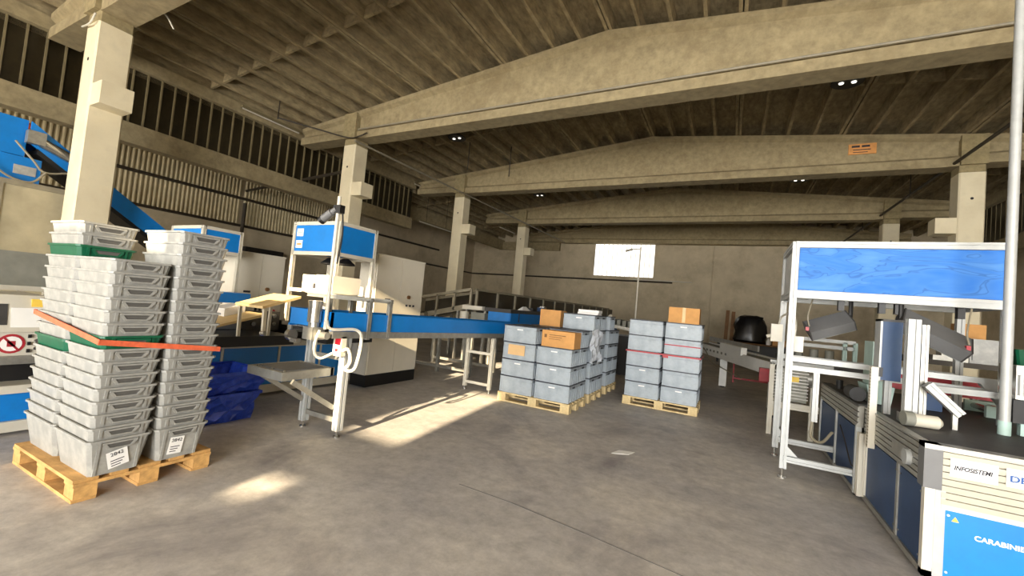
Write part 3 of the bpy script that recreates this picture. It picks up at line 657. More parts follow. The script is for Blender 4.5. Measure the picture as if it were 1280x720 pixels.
# ------------------------------------------------------------------ blue header booths
def booth(name, label, x0, x1, y0, y1, zb, zt, feet, stickers, lamp):
    t = thing(name, label, 'booth', ((x0+x1)/2, (y0+y1)/2, 0), group='blue header booths')
    s = .05
    for (x, y, zf) in ((x0, y0, feet[0]), (x1, y0, feet[1]), (x0, y1, feet[0]), (x1, y1, feet[1])):
        obj('post', MB().prof((x, y, zf), (x, y, zt), s, up=(0,1,0)), 'white', t)
    for z in (zb, zt-.025):
        obj('rail', MB().prof((x0, y0, z), (x1, y0, z), s), 'white', t); obj('rail', MB().prof((x0, y1, z), (x1, y1, z), s), 'white', t)
        obj('rail', MB().prof((x0, y0, z), (x0, y1, z), s), 'white', t); obj('rail', MB().prof((x1, y0, z), (x1, y1, z), s), 'white', t)
    a = zb+.025; b = zt-.05
    fp = obj('header_panel', MB().box(x0+.025, x1-.025, y0-.012, y0+.0, a, b), 'blue', t)
    obj('header_panel', MB().box(x1, x1+.012, y0+.025, y1-.025, a, b), 'blue', t)
    obj('header_panel', MB().box(x0-.012, x0, y0+.025, y1-.025, a, b), 'blue', t)
    obj('header_panel', MB().box(x0+.025, x1-.025, y1, y1+.012, a, b), 'blue', t)
    obj('top_panel', MB().box(x0, x1, y0, y1, zt-.012, zt), 'white', t)
    if stickers:
        for z in ((a+b)/2+.085, (a+b)/2-.085):
            k = obj('sticker', MB().box(x0+.05, x0+.19, y0-.014, y0-.012, z-.055, z+.055), 'paper', fp)
            obj('sticker_mark', MB().box(x0+.07, x0+.17, y0-.0155, y0-.014, z-.012, z+.014), 'pale_green' if z > (a+b)/2 else 'orange_plate', k)
    if lamp:
        for dx in (.38, .68):
            l = obj('lamp_reflector', MB().lathe((x0+dx*(x1-x0)*1.15, (y0+y1)/2, zb-.12), [(.03, .1), (.05, .09), (.13, .02), (.135, 0), (.125, .0), (.04, .08)], 16), 'black', t, smooth=True)
            obj('lamp_bulb', MB().lathe((x0+dx*(x1-x0)*1.15, (y0+y1)/2, zb-.1), [(0, 0), (.05, .005), (.06, .03), (0, .04)], 12), 'alu', l)
        obj('lamp_stem', MB().cyl((x0+.52*(x1-x0), (y0+y1)/2, zb-.5), (x0+.52*(x1-x0), (y0+y1)/2, zb), .03, 10), 'white', t)
        obj('shelf_rail', MB().prof((x0, y0, 1.46), (x0+.3, y0, 1.46), .05), 'white', t)
    return t
booth('printing_booth', 'bright blue header booth on white posts with two square stickers', -5.70, -4.77, 3.9, 4.54, 1.99, 2.44, (1.0, 1.0), True, True)
booth('printing_booth', 'shaded blue header booth standing behind the strapped totes', -8.05, -7.15, 3.40, 3.95, 1.93, 2.30, (0, 0), False, False)
# white device box on gantry shelf
wb = thing('white_device', 'white boxy printer on the shelf above the conveyor', 'printer', (-4.3, 3.5, 1.455))
obj('device_body', MB().box(-4.68, -4.13, 3.36, 3.75, 1.455, 1.66), 'white', wb)
obj('device_cover', MB().box(-4.42, -4.125, 3.352, 3.76, 1.462, 1.667), 'cabinet', wb)
obj('latch', MB().box(-4.46, -4.43, 3.345, 3.36, 1.5, 1.56), 'ink', wb)

# ------------------------------------------------------------------ electrical cabinets
def cabinet(label, x0, x1, y0, y1, h, plinth, front):
    t = thing('electrical_cabinet', label, 'cabinet', ((x0+x1)/2, (y0+y1)/2, 0), group='two-door electrical cabinets')
    obj('plinth', MB().box(x0+.01, x1-.005, y0+.01, y1-.01, 0, plinth), 'black', t)
    obj('body', MB().box(x0, x1-.02, y0, y1, plinth, h), 'cabinet', t)
    ym = (y0+y1)/2
    for k, (a, b) in enumerate(((y0+.02, ym-.004), (ym+.004, y1-.02))):
        d = obj('door', MB().box(x1-.02, x1+.004, a, b, plinth+.03, h-.03), 'cabinet', t)
        obj('door_mark', MB().box(x1+.004, x1+.006, (a+b)/2-.06, (a+b)/2+.06, h*.66-.1*k-.02, h*.66-.1*k+.015) if k == 0 else MB().box(x1+.004, x1+.006, (a+b)/2-.13, (a+b)/2-.08, h*.62-.015, h*.62+.02).box(x1+.004, x1+.006, (a+b)/2-.04, (a+b)/2+.01, h*.62-.015, h*.62+.02).box(x1+.004, x1+.006, (a+b)/2+.05, (a+b)/2+.1, h*.62-.015, h*.62+.02), 'ink', d)
        if k == 1: obj('main_switch', MB().cyl((x1+.004, (a+b)/2-.08, h*.69), (x1+.03, (a+b)/2-.08, h*.69), .035, 10), 'wood_dark', d)
        obj('handle', MB().box(x1+.004, x1+.03, (b-.05) if k == 0 else a+.02, (b-.02) if k == 0 else a+.05, h*.47, h*.53), 'black', d)
        if k == 1: obj('indicator', MB().cyl((x1+.004, a+.3, h*.5), (x1+.02, a+.3, h*.5), .025, 10), 'red', d)
    obj('top_rim', MB().box(x0, x1+.004, y0, y1, h-.028, h), 'cabinet', t)
    obj('side_vent', MB().box(x1-.20, x1-.06, y0-.006, y0, .72, .9), 'alu_dull', t)
    return t
cabinet('tall cream electrical cabinet on a black plinth behind the blue conveyor', -5.44, -5.08, 4.93, 6.12, 2.16, .19, 1)
cabinet('grey-shaded electrical cabinet beyond the plywood table', -7.95, -7.5, 4.11, 5.0, 2.03, .15, 1)

# ------------------------------------------------------------------ long blue plinth machine (below the booth)
lb = thing('blue_base_machine', 'long low machine base with blue panels and cream rails', 'machine', (-5.9, 4.0, 0))
obj('bottom_rail', MB().box(-6.0, -5.48, 2.2, 5.0, .04, .15), 'white', lb)
obj('top_rail', MB().box(-6.2, -5.46, 2.2, 4.9, .66, .74), 'white', lb)
yy = [2.25, 2.98, 3.72, 4.38, 4.95]
for i in range(4):
    obj('blue_panel', MB().box(-5.53, -5.50, yy[i]+.02, yy[i+1]-.02, .15, .66), 'blue', lb)
for y in yy: obj('upright', MB().box(-5.53, -5.49, y-.012, y+.012, .15, .66), 'white', lb)
obj('inner_body', MB().box(-6.5, -5.55, 2.3, 4.85, .1, .66), 'black', lb)
# dark machinery above the base
dm = thing('sorter_module', 'dark sorter module with silver rollers under the plywood tables', 'machine', (-6.3, 3.6, .74))
obj('housing', MB().box(-6.9, -5.75, 2.5, 4.7, .74, .87), 'black', dm)
obj('front_guard', MB().box(-5.75, -5.05, 2.45, 3.6, .74, .86), 'black', dm)
obj('side_housing', MB().box(-5.8, -4.70, 3.82, 4.62, .78, 1.0), 'black', dm)
obj('roller_bracket', MB().box(-5.78, -5.70, 3.33, 3.80, .86, 1.12), 'rubber', dm)
for i in range(3):
    for k in range(2): obj('roller_knob', MB().cyl((-5.70, 3.42+i*.14, .95+k*.11), (-5.66, 3.42+i*.14, .95+k*.11), .03, 10), 'steel', dm, smooth=True)
# plywood tables
def plytable(label, p, q, z0, z1, x0, x1, legs):
    t = thing('plywood_table', label, 'table', (x0, p, 0), group='plywood tables')
    obj('table_top', MB().add([(x0,p,z0-.03),(x1,p,z0-.03),(x1,q,z1-.03),(x0,q,z1-.03),(x0,p,z0),(x1,p,z0),(x1,q,z1),(x0,q,z1)], [(0,3,2,1),(4,5,6,7),(0,1,5,4),(1,2,6,5),(2,3,7,6),(3,0,4,7)]), 'plywood', t)
    for (x, y) in legs: obj('leg', MB().bar((x, y, .745 if x < -5.5 else .0), (x, y, z0-.02), .035, up=(0,1,0)), 'white', t)
    return t
PT = plytable('sunlit plywood table top tilted on thin white legs', 2.86, 3.31, 1.25, 1.39, -5.14, -4.60, [])
obj('leg', MB().bar((-5.10, 2.9, 1.24), (-5.08, 2.9, .86), .03, up=(0,1,0)), 'white', PT)
obj('leg', MB().bar((-4.63, 2.9, 1.24), (-4.58, 2.88, .97), .035, up=(0,1,0)), 'white', PT)
obj('leg', MB().bar((-5.10, 3.27, 1.36), (-5.10, 3.27, .86), .03, up=(0,1,0)), 'white', PT)
obj('caster', MB().cyl((-4.60, 2.87, .95), (-4.56, 2.89, .95), .03, 10), 'steel', PT)
plytable('lower plywood ramp leading under the sunlit table', 2.5, 3.3, .92, 1.12, -6.2, -5.22, [])
tag(obj('carton_white', MB().add([(-5.9,3.0,1.046),(-5.6,3.0,1.046),(-5.6,3.25,1.1085),(-5.9,3.25,1.1085),(-5.9,3.0,1.146),(-5.6,3.0,1.146),(-5.6,3.25,1.2085),(-5.9,3.25,1.2085)], [(0,3,2,1),(4,5,6,7),(0,1,5,4),(1,2,6,5),(2,3,7,6),(3,0,4,7)]), 'paper'), 'small white carton lying on the plywood ramp', 'carton')
# blue tray bit behind tote stack
bt = thing('blue_side_conveyor', 'short blue conveyor end between the totes and the shaded cabinet', 'conveyor', (-7.2, 3.6, 0))
obj('side_panel', MB().box(-7.08, -6.62, 3.3, 3.9, 1.17, 1.32), 'blue', bt)
for x in (-7.04, -6.95): obj('leg', MB().prof((x, 3.6, 0), (x, 3.6, 1.17), .05, up=(0,1,0)), 'white', bt)

# crushed blue tubs
def tub(x0, x1, y0, y1, z0, z1, label, j=.03):
    m = MB(); n = 7; vs = []; lay = 6
    loops = []
    for k in range(lay):
        z = z0 + (z1-z0)*k/(lay-1); lp = []
        pts = [(x0 + (x1-x0)*i/n, y0) for i in range(n)] + [(x1, y0 + (y1-y0)*i/n) for i in range(n)] + [(x1 - (x1-x0)*i/n, y1) for i in range(n)] + [(x0, y1 - (y1-y0)*i/n) for i in range(n)]
        cx, cy = (x0+x1)/2, (y0+y1)/2; s = .82 + .18*k/(lay-1)
        for px, py in pts: lp.append((cx+(px-cx)*s+random.uniform(-j, j), cy+(py-cy)*s+random.uniform(-j, j), z+random.uniform(-j, j)*.5*(0 < k < lay-1)))
        loops.append(lp)
    m.rings(loops, True, False)
    inner = [(x0+(px-x0)*1.0, py, pz) for px, py, pz in loops[-1]]
    cx, cy = (x0+x1)/2, (y0+y1)/2
    m.rings([loops[-1], [(cx+(px-cx)*.9, cy+(py-cy)*.9, pz-.01) for px, py, pz in loops[-1]], [(cx+(px-cx)*.75, cy+(py-cy)*.75, z0+.03) for px, py, pz in loops[0]]], False, True)
    o = tag(obj('blue_tub', m, 'blue_tub'), label, 'tub', 'crumpled blue tubs')
    obj('rim', MB().box(x0-.01, x1+.01, y0-.01, y0+.012, z1-.02, z1+.01).box(x0-.01, x1+.01, y1-.012, y1+.01, z1-.02, z1+.01).box(x0-.01, x0+.012, y0, y1, z1-.02, z1+.01).box(x1-.012, x1+.01, y0, y1, z1-.02, z1+.01), 'blue_tub', o)
tub(-5.3, -4.6, 2.35, 2.95, 0, .30, 'crumpled deep-blue plastic tub on the floor beside the totes')
tub(-5.33, -4.62, 2.38, 3.02, .31, .52, 'crumpled deep-blue plastic tub stacked on another beside the totes', .02)

# ------------------------------------------------------------------ far-left machines
mm = thing('control_machine', 'cream control machine with a glossy white panel in place of sun glare beside the strapped totes', 'machine', (-6.1, 1.1, 0))
obj('kick_rail', MB().box(-6.42, -5.42, -.2, 1.5, .03, .12), 'white', mm)
obj('blue_panel', MB().box(-5.50, -5.46, -.2, 1.5, .12, .36), 'blue', mm)
obj('lower_rail', MB().box(-6.42, -5.42, -.2, 1.5, .36, .43), 'white', mm)
obj('inner_body', MB().box(-6.42, -5.65, -.2, 1.45, .43, .62), 'black', mm)
obj('button_shelf', MB().box(-6.42, -5.50, -.2, 1.46, .60, .67), 'alu_dull', mm)
bp_ = obj('button_panel', MB().box(-6.42, -5.55, -.2, 1.44, .67, .88), 'white', mm)
obj('warning_disc', MB().cyl((-5.55, 1.26, .775), (-5.545, 1.26, .775), .085, 20), 'red', bp_)
obj('warning_disc_face', MB().cyl((-5.545, 1.26, .775), (-5.542, 1.26, .775), .065, 20), 'paper', bp_)
obj('warning_hand', MB().box(-5.542, -5.540, 1.235, 1.285, .75, .80).bar((-5.541, 1.215, .83), (-5.541, 1.305, .72), .002, .016), 'red', bp_)
for i, z in enumerate((.71, .775, .84)): obj('push_button', MB().box(-5.55, -5.53, 1.355, 1.375, z-.015, z+.015), 'black', bp_)
for z in (.73, .80): obj('key_switch', MB().cyl((-5.55, 1.41, z), (-5.53, 1.41, z), .016, 10), 'steel', bp_)
sc = obj('screen_housing', MB().add([(-6.3,-.2,.88),(-5.52,-.2,.88),(-5.52,1.47,.88),(-6.3,1.47,.88),(-6.3,-.2,1.2),(-5.62,-.2,1.2),(-5.62,1.47,1.2),(-6.3,1.47,1.2)], [(0,3,2,1),(4,5,6,7),(0,1,5,4),(1,2,6,5),(2,3,7,6),(3,0,4,7)]), 'white', mm)
obj('glare_panel', MB().add([(-5.53,1.24,.92),(-5.53,1.45,.92),(-5.575,1.45,1.09),(-5.575,1.24,1.09),(-5.555,1.24,.92),(-5.555,1.45,.92),(-5.60,1.45,1.09),(-5.60,1.24,1.09)], [(0,1,2,3),(7,6,5,4),(0,4,5,1),(1,5,6,2),(2,6,7,3),(3,7,4,0)]), 'glare_white', sc)  # white panel stands in for the sun's glare on the machine window
obj('viewing_window', MB().add([(-5.535,.7,.94),(-5.535,1.22,.94),(-5.588,1.22,1.12),(-5.588,.7,1.12),(-5.56,.7,.94),(-5.56,1.22,.94),(-5.61,1.22,1.12),(-5.61,.7,1.12)], [(0,1,2,3),(7,6,5,4),(0,4,5,1),(1,5,6,2),(2,6,7,3),(3,7,4,0)]), 'rubber', sc)
obj('screen_stripe', MB().box(-5.62, -5.585, 1.36, 1.45, 1.10, 1.17), 'yellow', sc)
gb = thing('grey_hopper', 'grey lidded hopper box standing above the control machine', 'hopper', (-6.9, 1.1, 0))
obj('hopper_body', MB().box(-7.4, -6.5, .2, 1.72, 1.24, 1.60), 'grey_box', gb)
obj('hopper_lip', MB().box(-7.42, -6.48, .18, 1.74, 1.20, 1.25), 'white', gb)
for (x, y) in ((-7.35, 1.68), (-6.53, 1.68), (-7.35, .3), (-6.53, .3)): obj('leg', MB().bar((x, y, 0), (x, y, 1.2), .05, up=(0,1,0)), 'white', gb)
bxp = thing('beige_machine_cabinet', 'large beige machine cabinet with a dark slot below the blue drive head', 'cabinet', (-10.5, 1.3, 0))
obj('body', MB().box(-11.2, -9.85, .2, 2.72, 0, 2.72), 'beige_metal', bxp)
obj('dark_slot', MB().box(-9.86, -9.83, .8, 2.42, 1.42, 1.62), 'black', bxp)
obj('top_edge', MB().box(-11.22, -9.83, .18, 2.74, 2.66, 2.74), 'pipe_grey', bxp)
obj('corner_post', MB().box(-9.86, -9.82, 1.85, 1.93, 0, 2.66), 'pipe_grey', bxp)
bd = thing('blue_drive_head', 'blue steel drive head on top of the beige cabinet', 'machine', (-10.5, 1.8, 2.74))
obj('upper_housing', MB().box(-11.3, -10.0, .6, 2.13, 3.15, 3.73), 'blue', bd)
obj('lower_housing', MB().box(-11.2, -9.98, .6, 2.32, 2.74, 3.14), 'blue', bd)
obj('name_plate', MB().box(-9.98, -9.965, 2.03, 2.27, 2.86, 3.0), 'grey_plastic', bd)
obj('red_cover', MB().rings([[(-10.82+.18*math.cos(t*.785)*r, 2.25+.3*math.sin(t*.785)*r, z) for t in range(8)] for z, r in ((3.6, .7), (3.68, 1), (3.8, .9), (3.86, .4))]), 'strap', bd, smooth=True)
ic = thing('inclined_conveyor', 'blue inclined conveyor trough running down behind the first column', 'conveyor', (-10.1, 3.2, 0))
def incl(y): return 3.72 - .70*(y-2.15)
def ibar(x0, x1, y0, y1, a, b): return MB().add([(x0,y0,incl(y0)+a),(x1,y0,incl(y0)+a),(x1,y1,incl(y1)+a),(x0,y1,incl(y1)+a),(x0,y0,incl(y0)+b),(x1,y0,incl(y0)+b),(x1,y1,incl(y1)+b),(x0,y1,incl(y1)+b)], [(0,3,2,1),(4,5,6,7),(0,1,5,4),(1,2,6,5),(2,3,7,6),(3,0,4,7)])
obj('near_side', ibar(-9.98, -9.94, 2.15, 4.9, -.34, 0), 'blue', ic)
obj('far_side', ibar(-10.6, -10.56, 2.15, 4.9, -.34, 0), 'blue', ic)
obj('belt', ibar(-10.56, -9.98, 2.15, 4.9, -.16, -.13), 'blue', ic)
obj('under_tray', ibar(-10.56, -9.95, 2.25, 4.9, -.42, -.34), 'black', ic)
obj('support_leg', MB().bar((-10.0, 4.6, 0), (-10.0, 4.6, 1.8), .08, up=(0,1,0)).bar((-10.5, 4.6, 0), (-10.5, 4.6, 1.8), .08, up=(0,1,0)), 'blue', ic)
dmx = obj('drive_motor', MB().cyl((-9.92, 2.28, 3.42), (-9.92, 2.62, 3.28), .08, 12), 'steel', ic, smooth=True)
obj('gearbox', MB().box(-9.96, -9.82, 2.1, 2.3, 3.36, 3.56), 'alu_dull', dmx)
obj('end_cap', MB().cyl((-9.92, 2.62, 3.28), (-9.92, 2.68, 3.255), .07, 12), 'white', dmx)
obj('cable', MB().tube(curve_pts([(-9.9, 2.0, 3.35), (-9.86, 2.2, 3.1), (-9.86, 2.35, 2.95), (-9.86, 2.7, 3.05), (-9.86, 3.0, 3.05)], 6), .016, 6), 'pipe_grey', ic)
tag(obj('hanging_cable', MB().tube(curve_pts([(-9.84, 1.7, 3.0), (-9.82, 1.95, 2.78), (-9.82, 2.2, 2.75), (-9.84, 2.35, 2.95)], 6), .016, 6), 'pipe_grey'), 'grey cable sagging across the beige cabinet top', 'cable')
tag(obj('wall_speaker', MB().box(XL, XL+.6, 8.6, 10.0, 2.1, 2.75).box(XL+.6, XL+.62, 8.7, 9.9, 2.2, 2.65), 'black'), 'black boxy unit on the side wall behind the shaded cabinet', 'unit')

# ------------------------------------------------------------------ conveyors at the back (middle)
fc = thing('inclined_feeder', 'grey inclined feeder conveyor with dark guard panels and a top rail', 'conveyor', (-6.7, 9.0, 0))
def fz(x): return 1.50 + (x+7.7)*.19
for y in (9.0, 9.7):
    obj('top_rail', MB().bar((-7.9, y, fz(-7.9)), (-5.9, y, fz(-5.9)), .05, .07), 'pipe_grey', fc)
    obj('belt_frame', MB().bar((-7.7, y, fz(-7.7)-.52), (-5.9, y, fz(-5.9)-.43), .05, .13), 'pipe_grey', fc)
obj('belt', MB().bar((-7.7, 9.35, fz(-7.7)-.50), (-5.9, 9.35, fz(-5.9)-.41), .66, .03), 'rubber', fc)
for x in (-7.55, -6.95, -6.4, -5.9):
    obj('guard_post', MB().bar((x, 9.0, fz(x)-.48), (x, 9.0, fz(x)), .05, up=(0,1,0)), 'pipe_grey', fc)
for a, b in ((-7.9, -7.57), (-7.53, -6.97), (-6.93, -6.42), (-6.38, -5.92)):
    obj('guard_panel', MB().add([(a,9.68,fz(a)-.42),(b,9.68,fz(b)-.42),(b,9.68,fz(b)-.03),(a,9.68,fz(a)-.03),(a,9.7,fz(a)-.42),(b,9.7,fz(b)-.42),(b,9.7,fz(b)-.03),(a,9.7,fz(a)-.03)], [(0,1,2,3),(7,6,5,4),(0,4,5,1),(1,5,6,2),(2,6,7,3),(3,7,4,0)]), 'dark_glass', fc)
for (x, y) in ((-6.95, 9.0), (-6.25, 9.0), (-6.95, 9.7), (-6.25, 9.7)):
    obj('leg', MB().prof((x, y, .0), (x, y, fz(x)-.5), .06, up=(0,1,0)), 'alu_dull', fc)
obj('drive_motor', MB().cyl((-7.55, 8.9, 1.02), (-7.2, 8.9, 1.08), .09, 12), 'steel', fc, smooth=True)
gf = thing('guard_fence', 'long dark-panelled conveyor guard running towards the end wall', 'guard', (-5.85, 9.4, 0))
obj('top_rail', MB().bar((-5.85, 9.1, 1.85), (-5.85, 22.5, 1.85), .05, .05), 'pipe_grey', gf)
obj('bed', MB().box(-6.5, -5.82, 9.76, 22.5, 1.18, 1.36), 'rubber', gf)
k = 0; y = 9.2
pnl = MB().box(-.02, 0, .03, 1.06, 1.36, 1.82).mesh('guard_panel', 'dark_glass'); pst = MB().box(-.03, .03, -.03, .03, 0, 1.85).mesh('guard_post', 'pipe_grey')
while y < 22.4:
    o = linkobj('guard_panel', pnl, gf); o.location = (-5.87, y, 0)
    o = linkobj('guard_post', pst, gf); o.location = (-5.85, y, 0)
    y += 1.09
bc = thing('blue_belt_section', 'blue conveyor section with a dark top behind the box pallets', 'conveyor', (-4.9, 10.5, 0))
obj('side_panel', MB().box(-4.72, -4.68, 8.95, 13.4, 1.06, 1.33), 'blue', bc)
obj('end_panel', MB().box(-5.3, -4.70, 8.93, 8.97, 1.06, 1.33), 'blue', bc)
obj('top_cover', MB().box(-5.4, -4.66, 8.9, 13.4, 1.33, 1.42), 'rubber', bc)
obj('stiffener', MB().box(-4.69, -4.66, 9.35, 9.39, 1.06, 1.33), 'blue_dark', bc)
obj('paper_wedge', MB().add([(-4.9,9.7,1.42),(-4.75,9.7,1.42),(-4.75,10.2,1.42),(-4.9,10.2,1.42),(-4.82,9.85,1.52),(-4.82,10.05,1.52)], [(0,3,2,1),(0,1,4),(1,2,5,4),(2,3,5),(3,0,4,5)]), 'paper', bc)
for (x, y) in ((-4.8, 9.1), (-5.3, 9.1), (-4.8, 11.5), (-5.3, 11.5)):
    obj('leg', MB().prof((x, y, 0), (x, y, 1.1), .06, up=(0,1,0)), 'white', bc)
for i in range(4): obj('clutter_part', MB().box(-5.2+.1*(i%2), -5.05+.1*(i%2), 11.0+i*.4, 11.2+i*.4, 1.42, 1.5+.04*(i%3)), ['black', 'blue_dark', 'steel', 'black'][i], bc)
wt = thing('white_transfer_unit', 'pale transfer unit beside the blue conveyor section', 'machine', (-5.7, 8.9, 0))
obj('top_strip', MB().box(-6.0, -5.41, 8.8, 8.94, 1.33, 1.43), 'white', wt)
obj('body', MB().box(-5.75, -5.35, 8.85, 9.1, .95, 1.27), 'grey_box', wt)
obj('drum', MB().cyl((-5.98, 8.9, .95), (-5.98, 8.9, 1.27), .12, 14), 'white', wt, smooth=True)
for x in (-5.95, -5.4): obj('leg', MB().prof((x, 8.95, 0), (x, 8.95, 1.33), .06, up=(0,1,0)), 'alu_dull', wt)
# low frames under the far conveyor, caught by the sun
lf = thing('low_floor_frame', 'low steel floor frame between the cream cabinet and conveyor legs', 'frame', (-5.2, 7.6, 0))
for y in (7.2, 8.2): obj('floor_rail', MB().bar((-6.3, y, .12), (-4.6, y, .12), .05, .06), 'alu_dull', lf)
for x in (-6.3, -5.4, -4.6):
    for y in (7.2, 8.2): obj('upright', MB().prof((x, y, 0), (x, y, .95), .06, up=(0,1,0)), 'alu_dull', lf)
obj('table_plate', MB().box(-6.4, -4.5, 7.1, 8.3, .95, .99), 'alu_dull', lf)
# small flap conveyor between pallets
fl = thing('flap_chute', 'grey slatted chute on dark machine between the two box pallets', 'machine', (-2.2, 11.3, 0))
obj('dark_base', MB().box(-2.75, -1.6, 11.0, 12.0, 0, 1.0), 'black', fl)
obj('chute_plate', MB().add([(-2.9,10.9,1.22),(-1.5,10.9,1.05),(-1.5,11.8,1.05),(-2.9,11.8,1.22),(-2.9,10.9,1.3),(-1.5,10.9,1.13),(-1.5,11.8,1.13),(-2.9,11.8,1.3)], [(0,3,2,1),(4,5,6,7),(0,1,5,4),(1,2,6,5),(2,3,7,6),(3,0,4,7)]), 'alu_dull', fl)
for i in range(8): obj('slat', MB().box(-2.75+i*.14, -2.66+i*.14, 10.95, 11.7, 1.28-i*.017, 1.42-i*.010), 'grey_box', fl)
obj('roller', MB().cyl((-2.85, 10.95, 1.08), (-2.6, 10.95, 1.08), .1, 12), 'blue_dark', fl, smooth=True)
obj('hose', MB().tube(curve_pts([(-2.85, 10.9, 1.4), (-2.75, 10.85, 1.5), (-2.7, 10.85, 1.3), (-2.78, 10.85, 1.12)], 5), .035, 8), 'white', fl, smooth=True)
# thin pole with bracket lamp
tp = thing('lamp_pole', 'thin pale pole with a short bracket lamp before the bright window', 'pole', (-2.4, 12.2, 0))
obj('pole', MB().cyl((-2.4, 12.2, 0), (-2.4, 12.2, 3.52), .022, 10), 'white', tp, smooth=True)
obj('arm', MB().cyl((-2.4, 12.2, 3.46), (-2.66, 12.2, 3.46), .015, 8), 'white', tp)
obj('lamp_head', MB().bar((-2.62, 12.2, 3.46), (-2.82, 12.2, 3.40), .08, .04), 'pipe_grey', tp)
obj('base', MB().box(-2.5, -2.3, 12.1, 12.3, 0, .02), 'pipe_grey', tp)

# ------------------------------------------------------------------ white conveyor and clutter by end wall (right of lone pallet)
A = Vector((-.75, 13.4, 0)); B = Vector((.98, 8.95, 0)); d = (B-A).normalized(); nrm = Vector((-d.y, d.x, 0))
wc = thing('white_belt_conveyor', 'white angled belt conveyor on stout legs behind the lone pallet', 'conveyor', (0, 11, 0))
for s in (-.27, .27): obj('side_frame', MB().bar(A+nrm*s+Vector((0,0,.88)), B+nrm*s+Vector((0,0,.80)), .05, .24), 'bright_white', wc)
obj('belt', MB().bar(A+Vector((0,0,.95)), B+Vector((0,0,.87)), .5, .03), 'grey_box', wc)
obj('guide_rail', MB().bar(A+nrm*.27+Vector((0,0,1.1)), A+(B-A)*.62+nrm*.27+Vector((0,0,1.06)), .04, .12), 'grey_plastic', wc)
obj('guide_rail', MB().bar(A+(B-A)*.5-nrm*.27+Vector((0,0,1.03)), A+(B-A)*.74-nrm*.27+Vector((0,0,1.0)), .12, .16), 'bright_white', wc)
for k, t_ in enumerate((.38, .885)):
    p = A + (B-A)*t_
    for s in (0,):
        q = p + nrm*s; obj('leg', MB().bar((q.x, q.y, .03), (q.x, q.y, .78), .16, up=(0,1,0)), 'bright_white', wc); obj('foot', MB().cyl((q.x, q.y, 0), (q.x, q.y, .03), .05, 10), 'black', wc)
for i in range(8):
    p = A + (B-A)*(.2+.05*i) - nrm*.297
    obj('side_slot', MB().bar(p+Vector((0,0,.86)), p+d*.09+Vector((0,0,.857)), .006, .05), 'grey_box', wc)
obj('cable', MB().tube(curve_pts([A+(B-A)*.15-nrm*.31+Vector((0,0,.95)), A+(B-A)*.3-nrm*.33+Vector((0,0,.84)), A+(B-A)*.42-nrm*.33+Vector((0,0,.6)), A+(B-A)*.75-nrm*.3+Vector((0,0,.45))], 6), .012, 6), 'pipe_grey', wc)
rg = thing('red_end_unit', 'red drive unit with a pink guard at the end of the white conveyor', 'machine', (.8, 9.2, 0))
obj('red_housing', MB().box(.50, .95, 8.62, 8.83, .60, .82), 'red', rg)
obj('pink_guard', MB().box(.69, .97, 8.50, 8.62, .46, .69), 'red', rg)
obj('white_tag', MB().box(.84, .93, 8.485, 8.5, .44, .55), 'paper', rg)
obj('support', MB().box(.70, .93, 8.52, 8.78, .06, .60), 'cabinet', rg)
for x in (.75, .88): obj('foot', MB().cyl((x, 8.62, 0), (x, 8.62, .06), .03, 8), 'black', rg)
rt = thing('red_trestle', 'thin red steel trestle under the white conveyor', 'trestle', (.5, 13, 0))
for x in (.15, 1.0): obj('leg', MB().bar((x, 13.0, 0), (x, 13.0, .75), .04, up=(0,1,0)), 'red', rt)
for z in (.12, .72): obj('cross_bar', MB().bar((.15, 13.0, z), (1.0, 13.0, z), .035, .05), 'red', rt)
wbn = thing('workbench', 'dark workbench loaded with clutter against the end wall', 'bench', (.9, 20, 0))
obj('bench_top', MB().box(-.5, 2.4, 19.4, 20.4, .84, .9), 'wood_dark', wbn)
for (x, y) in ((-.4, 19.5), (2.3, 19.5), (-.4, 20.3), (2.3, 20.3)): obj('leg', MB().box(x-.04, x+.04, y-.04, y+.04, 0, .84), 'black', wbn)
obj('back_board', MB().box(-.45, 2.35, 20.2, 20.25, .1, .84), 'black', wbn)
bm = MB(); loops = []
for k, (z, sx, sy, ox) in enumerate(((.9, .52, .3, 0), (1.0, .60, .36, 0), (1.3, .58, .36, .0), (1.6, .54, .33, .0), (1.85, .47, .3, .0), (1.97, .40, .25, .02), (2.02, .25, .15, .02))):
    loops.append([(.72+ox+sx*math.cos(i*math.pi/9)*(1+.14*random.uniform(-1,1)), 19.9+sy*math.sin(i*math.pi/9)*(1+.12*random.uniform(-1,1)), z+.02*random.uniform(-1,1)*(k > 0)) for i in range(18)])
tag(obj('black_bag', bm.rings(loops), 'bag', smooth=True), 'full black plastic bag standing on the workbench', 'bag')
for k, (x, top) in enumerate(((-.16, 2.18), (.06, 2.14))):
    tag(obj('timber_plank', MB().bar((x, 20.3, .9), (x+.03, 20.36, top), .14, .04, (0,1,0)), 'wood_dark'), ['brown timber plank standing upright, the one further from the black bag', 'brown timber plank standing upright beside the black bag'][k], 'plank', 'upright planks on the workbench')
carton('cardboard_carton', 1.5, 1.95, 19.5, 19.85, .9, 1.12, 'small brown carton on the workbench beside the black bag', 'none')
tag(obj('white_bottle', MB().lathe((1.36, 19.55, .9), [(0, 0), (.07, 0), (.07, .14), (.03, .2), (.03, .25), (0, .25)], 14), 'paper', smooth=True), 'small white bottle on the workbench edge', 'bottle')

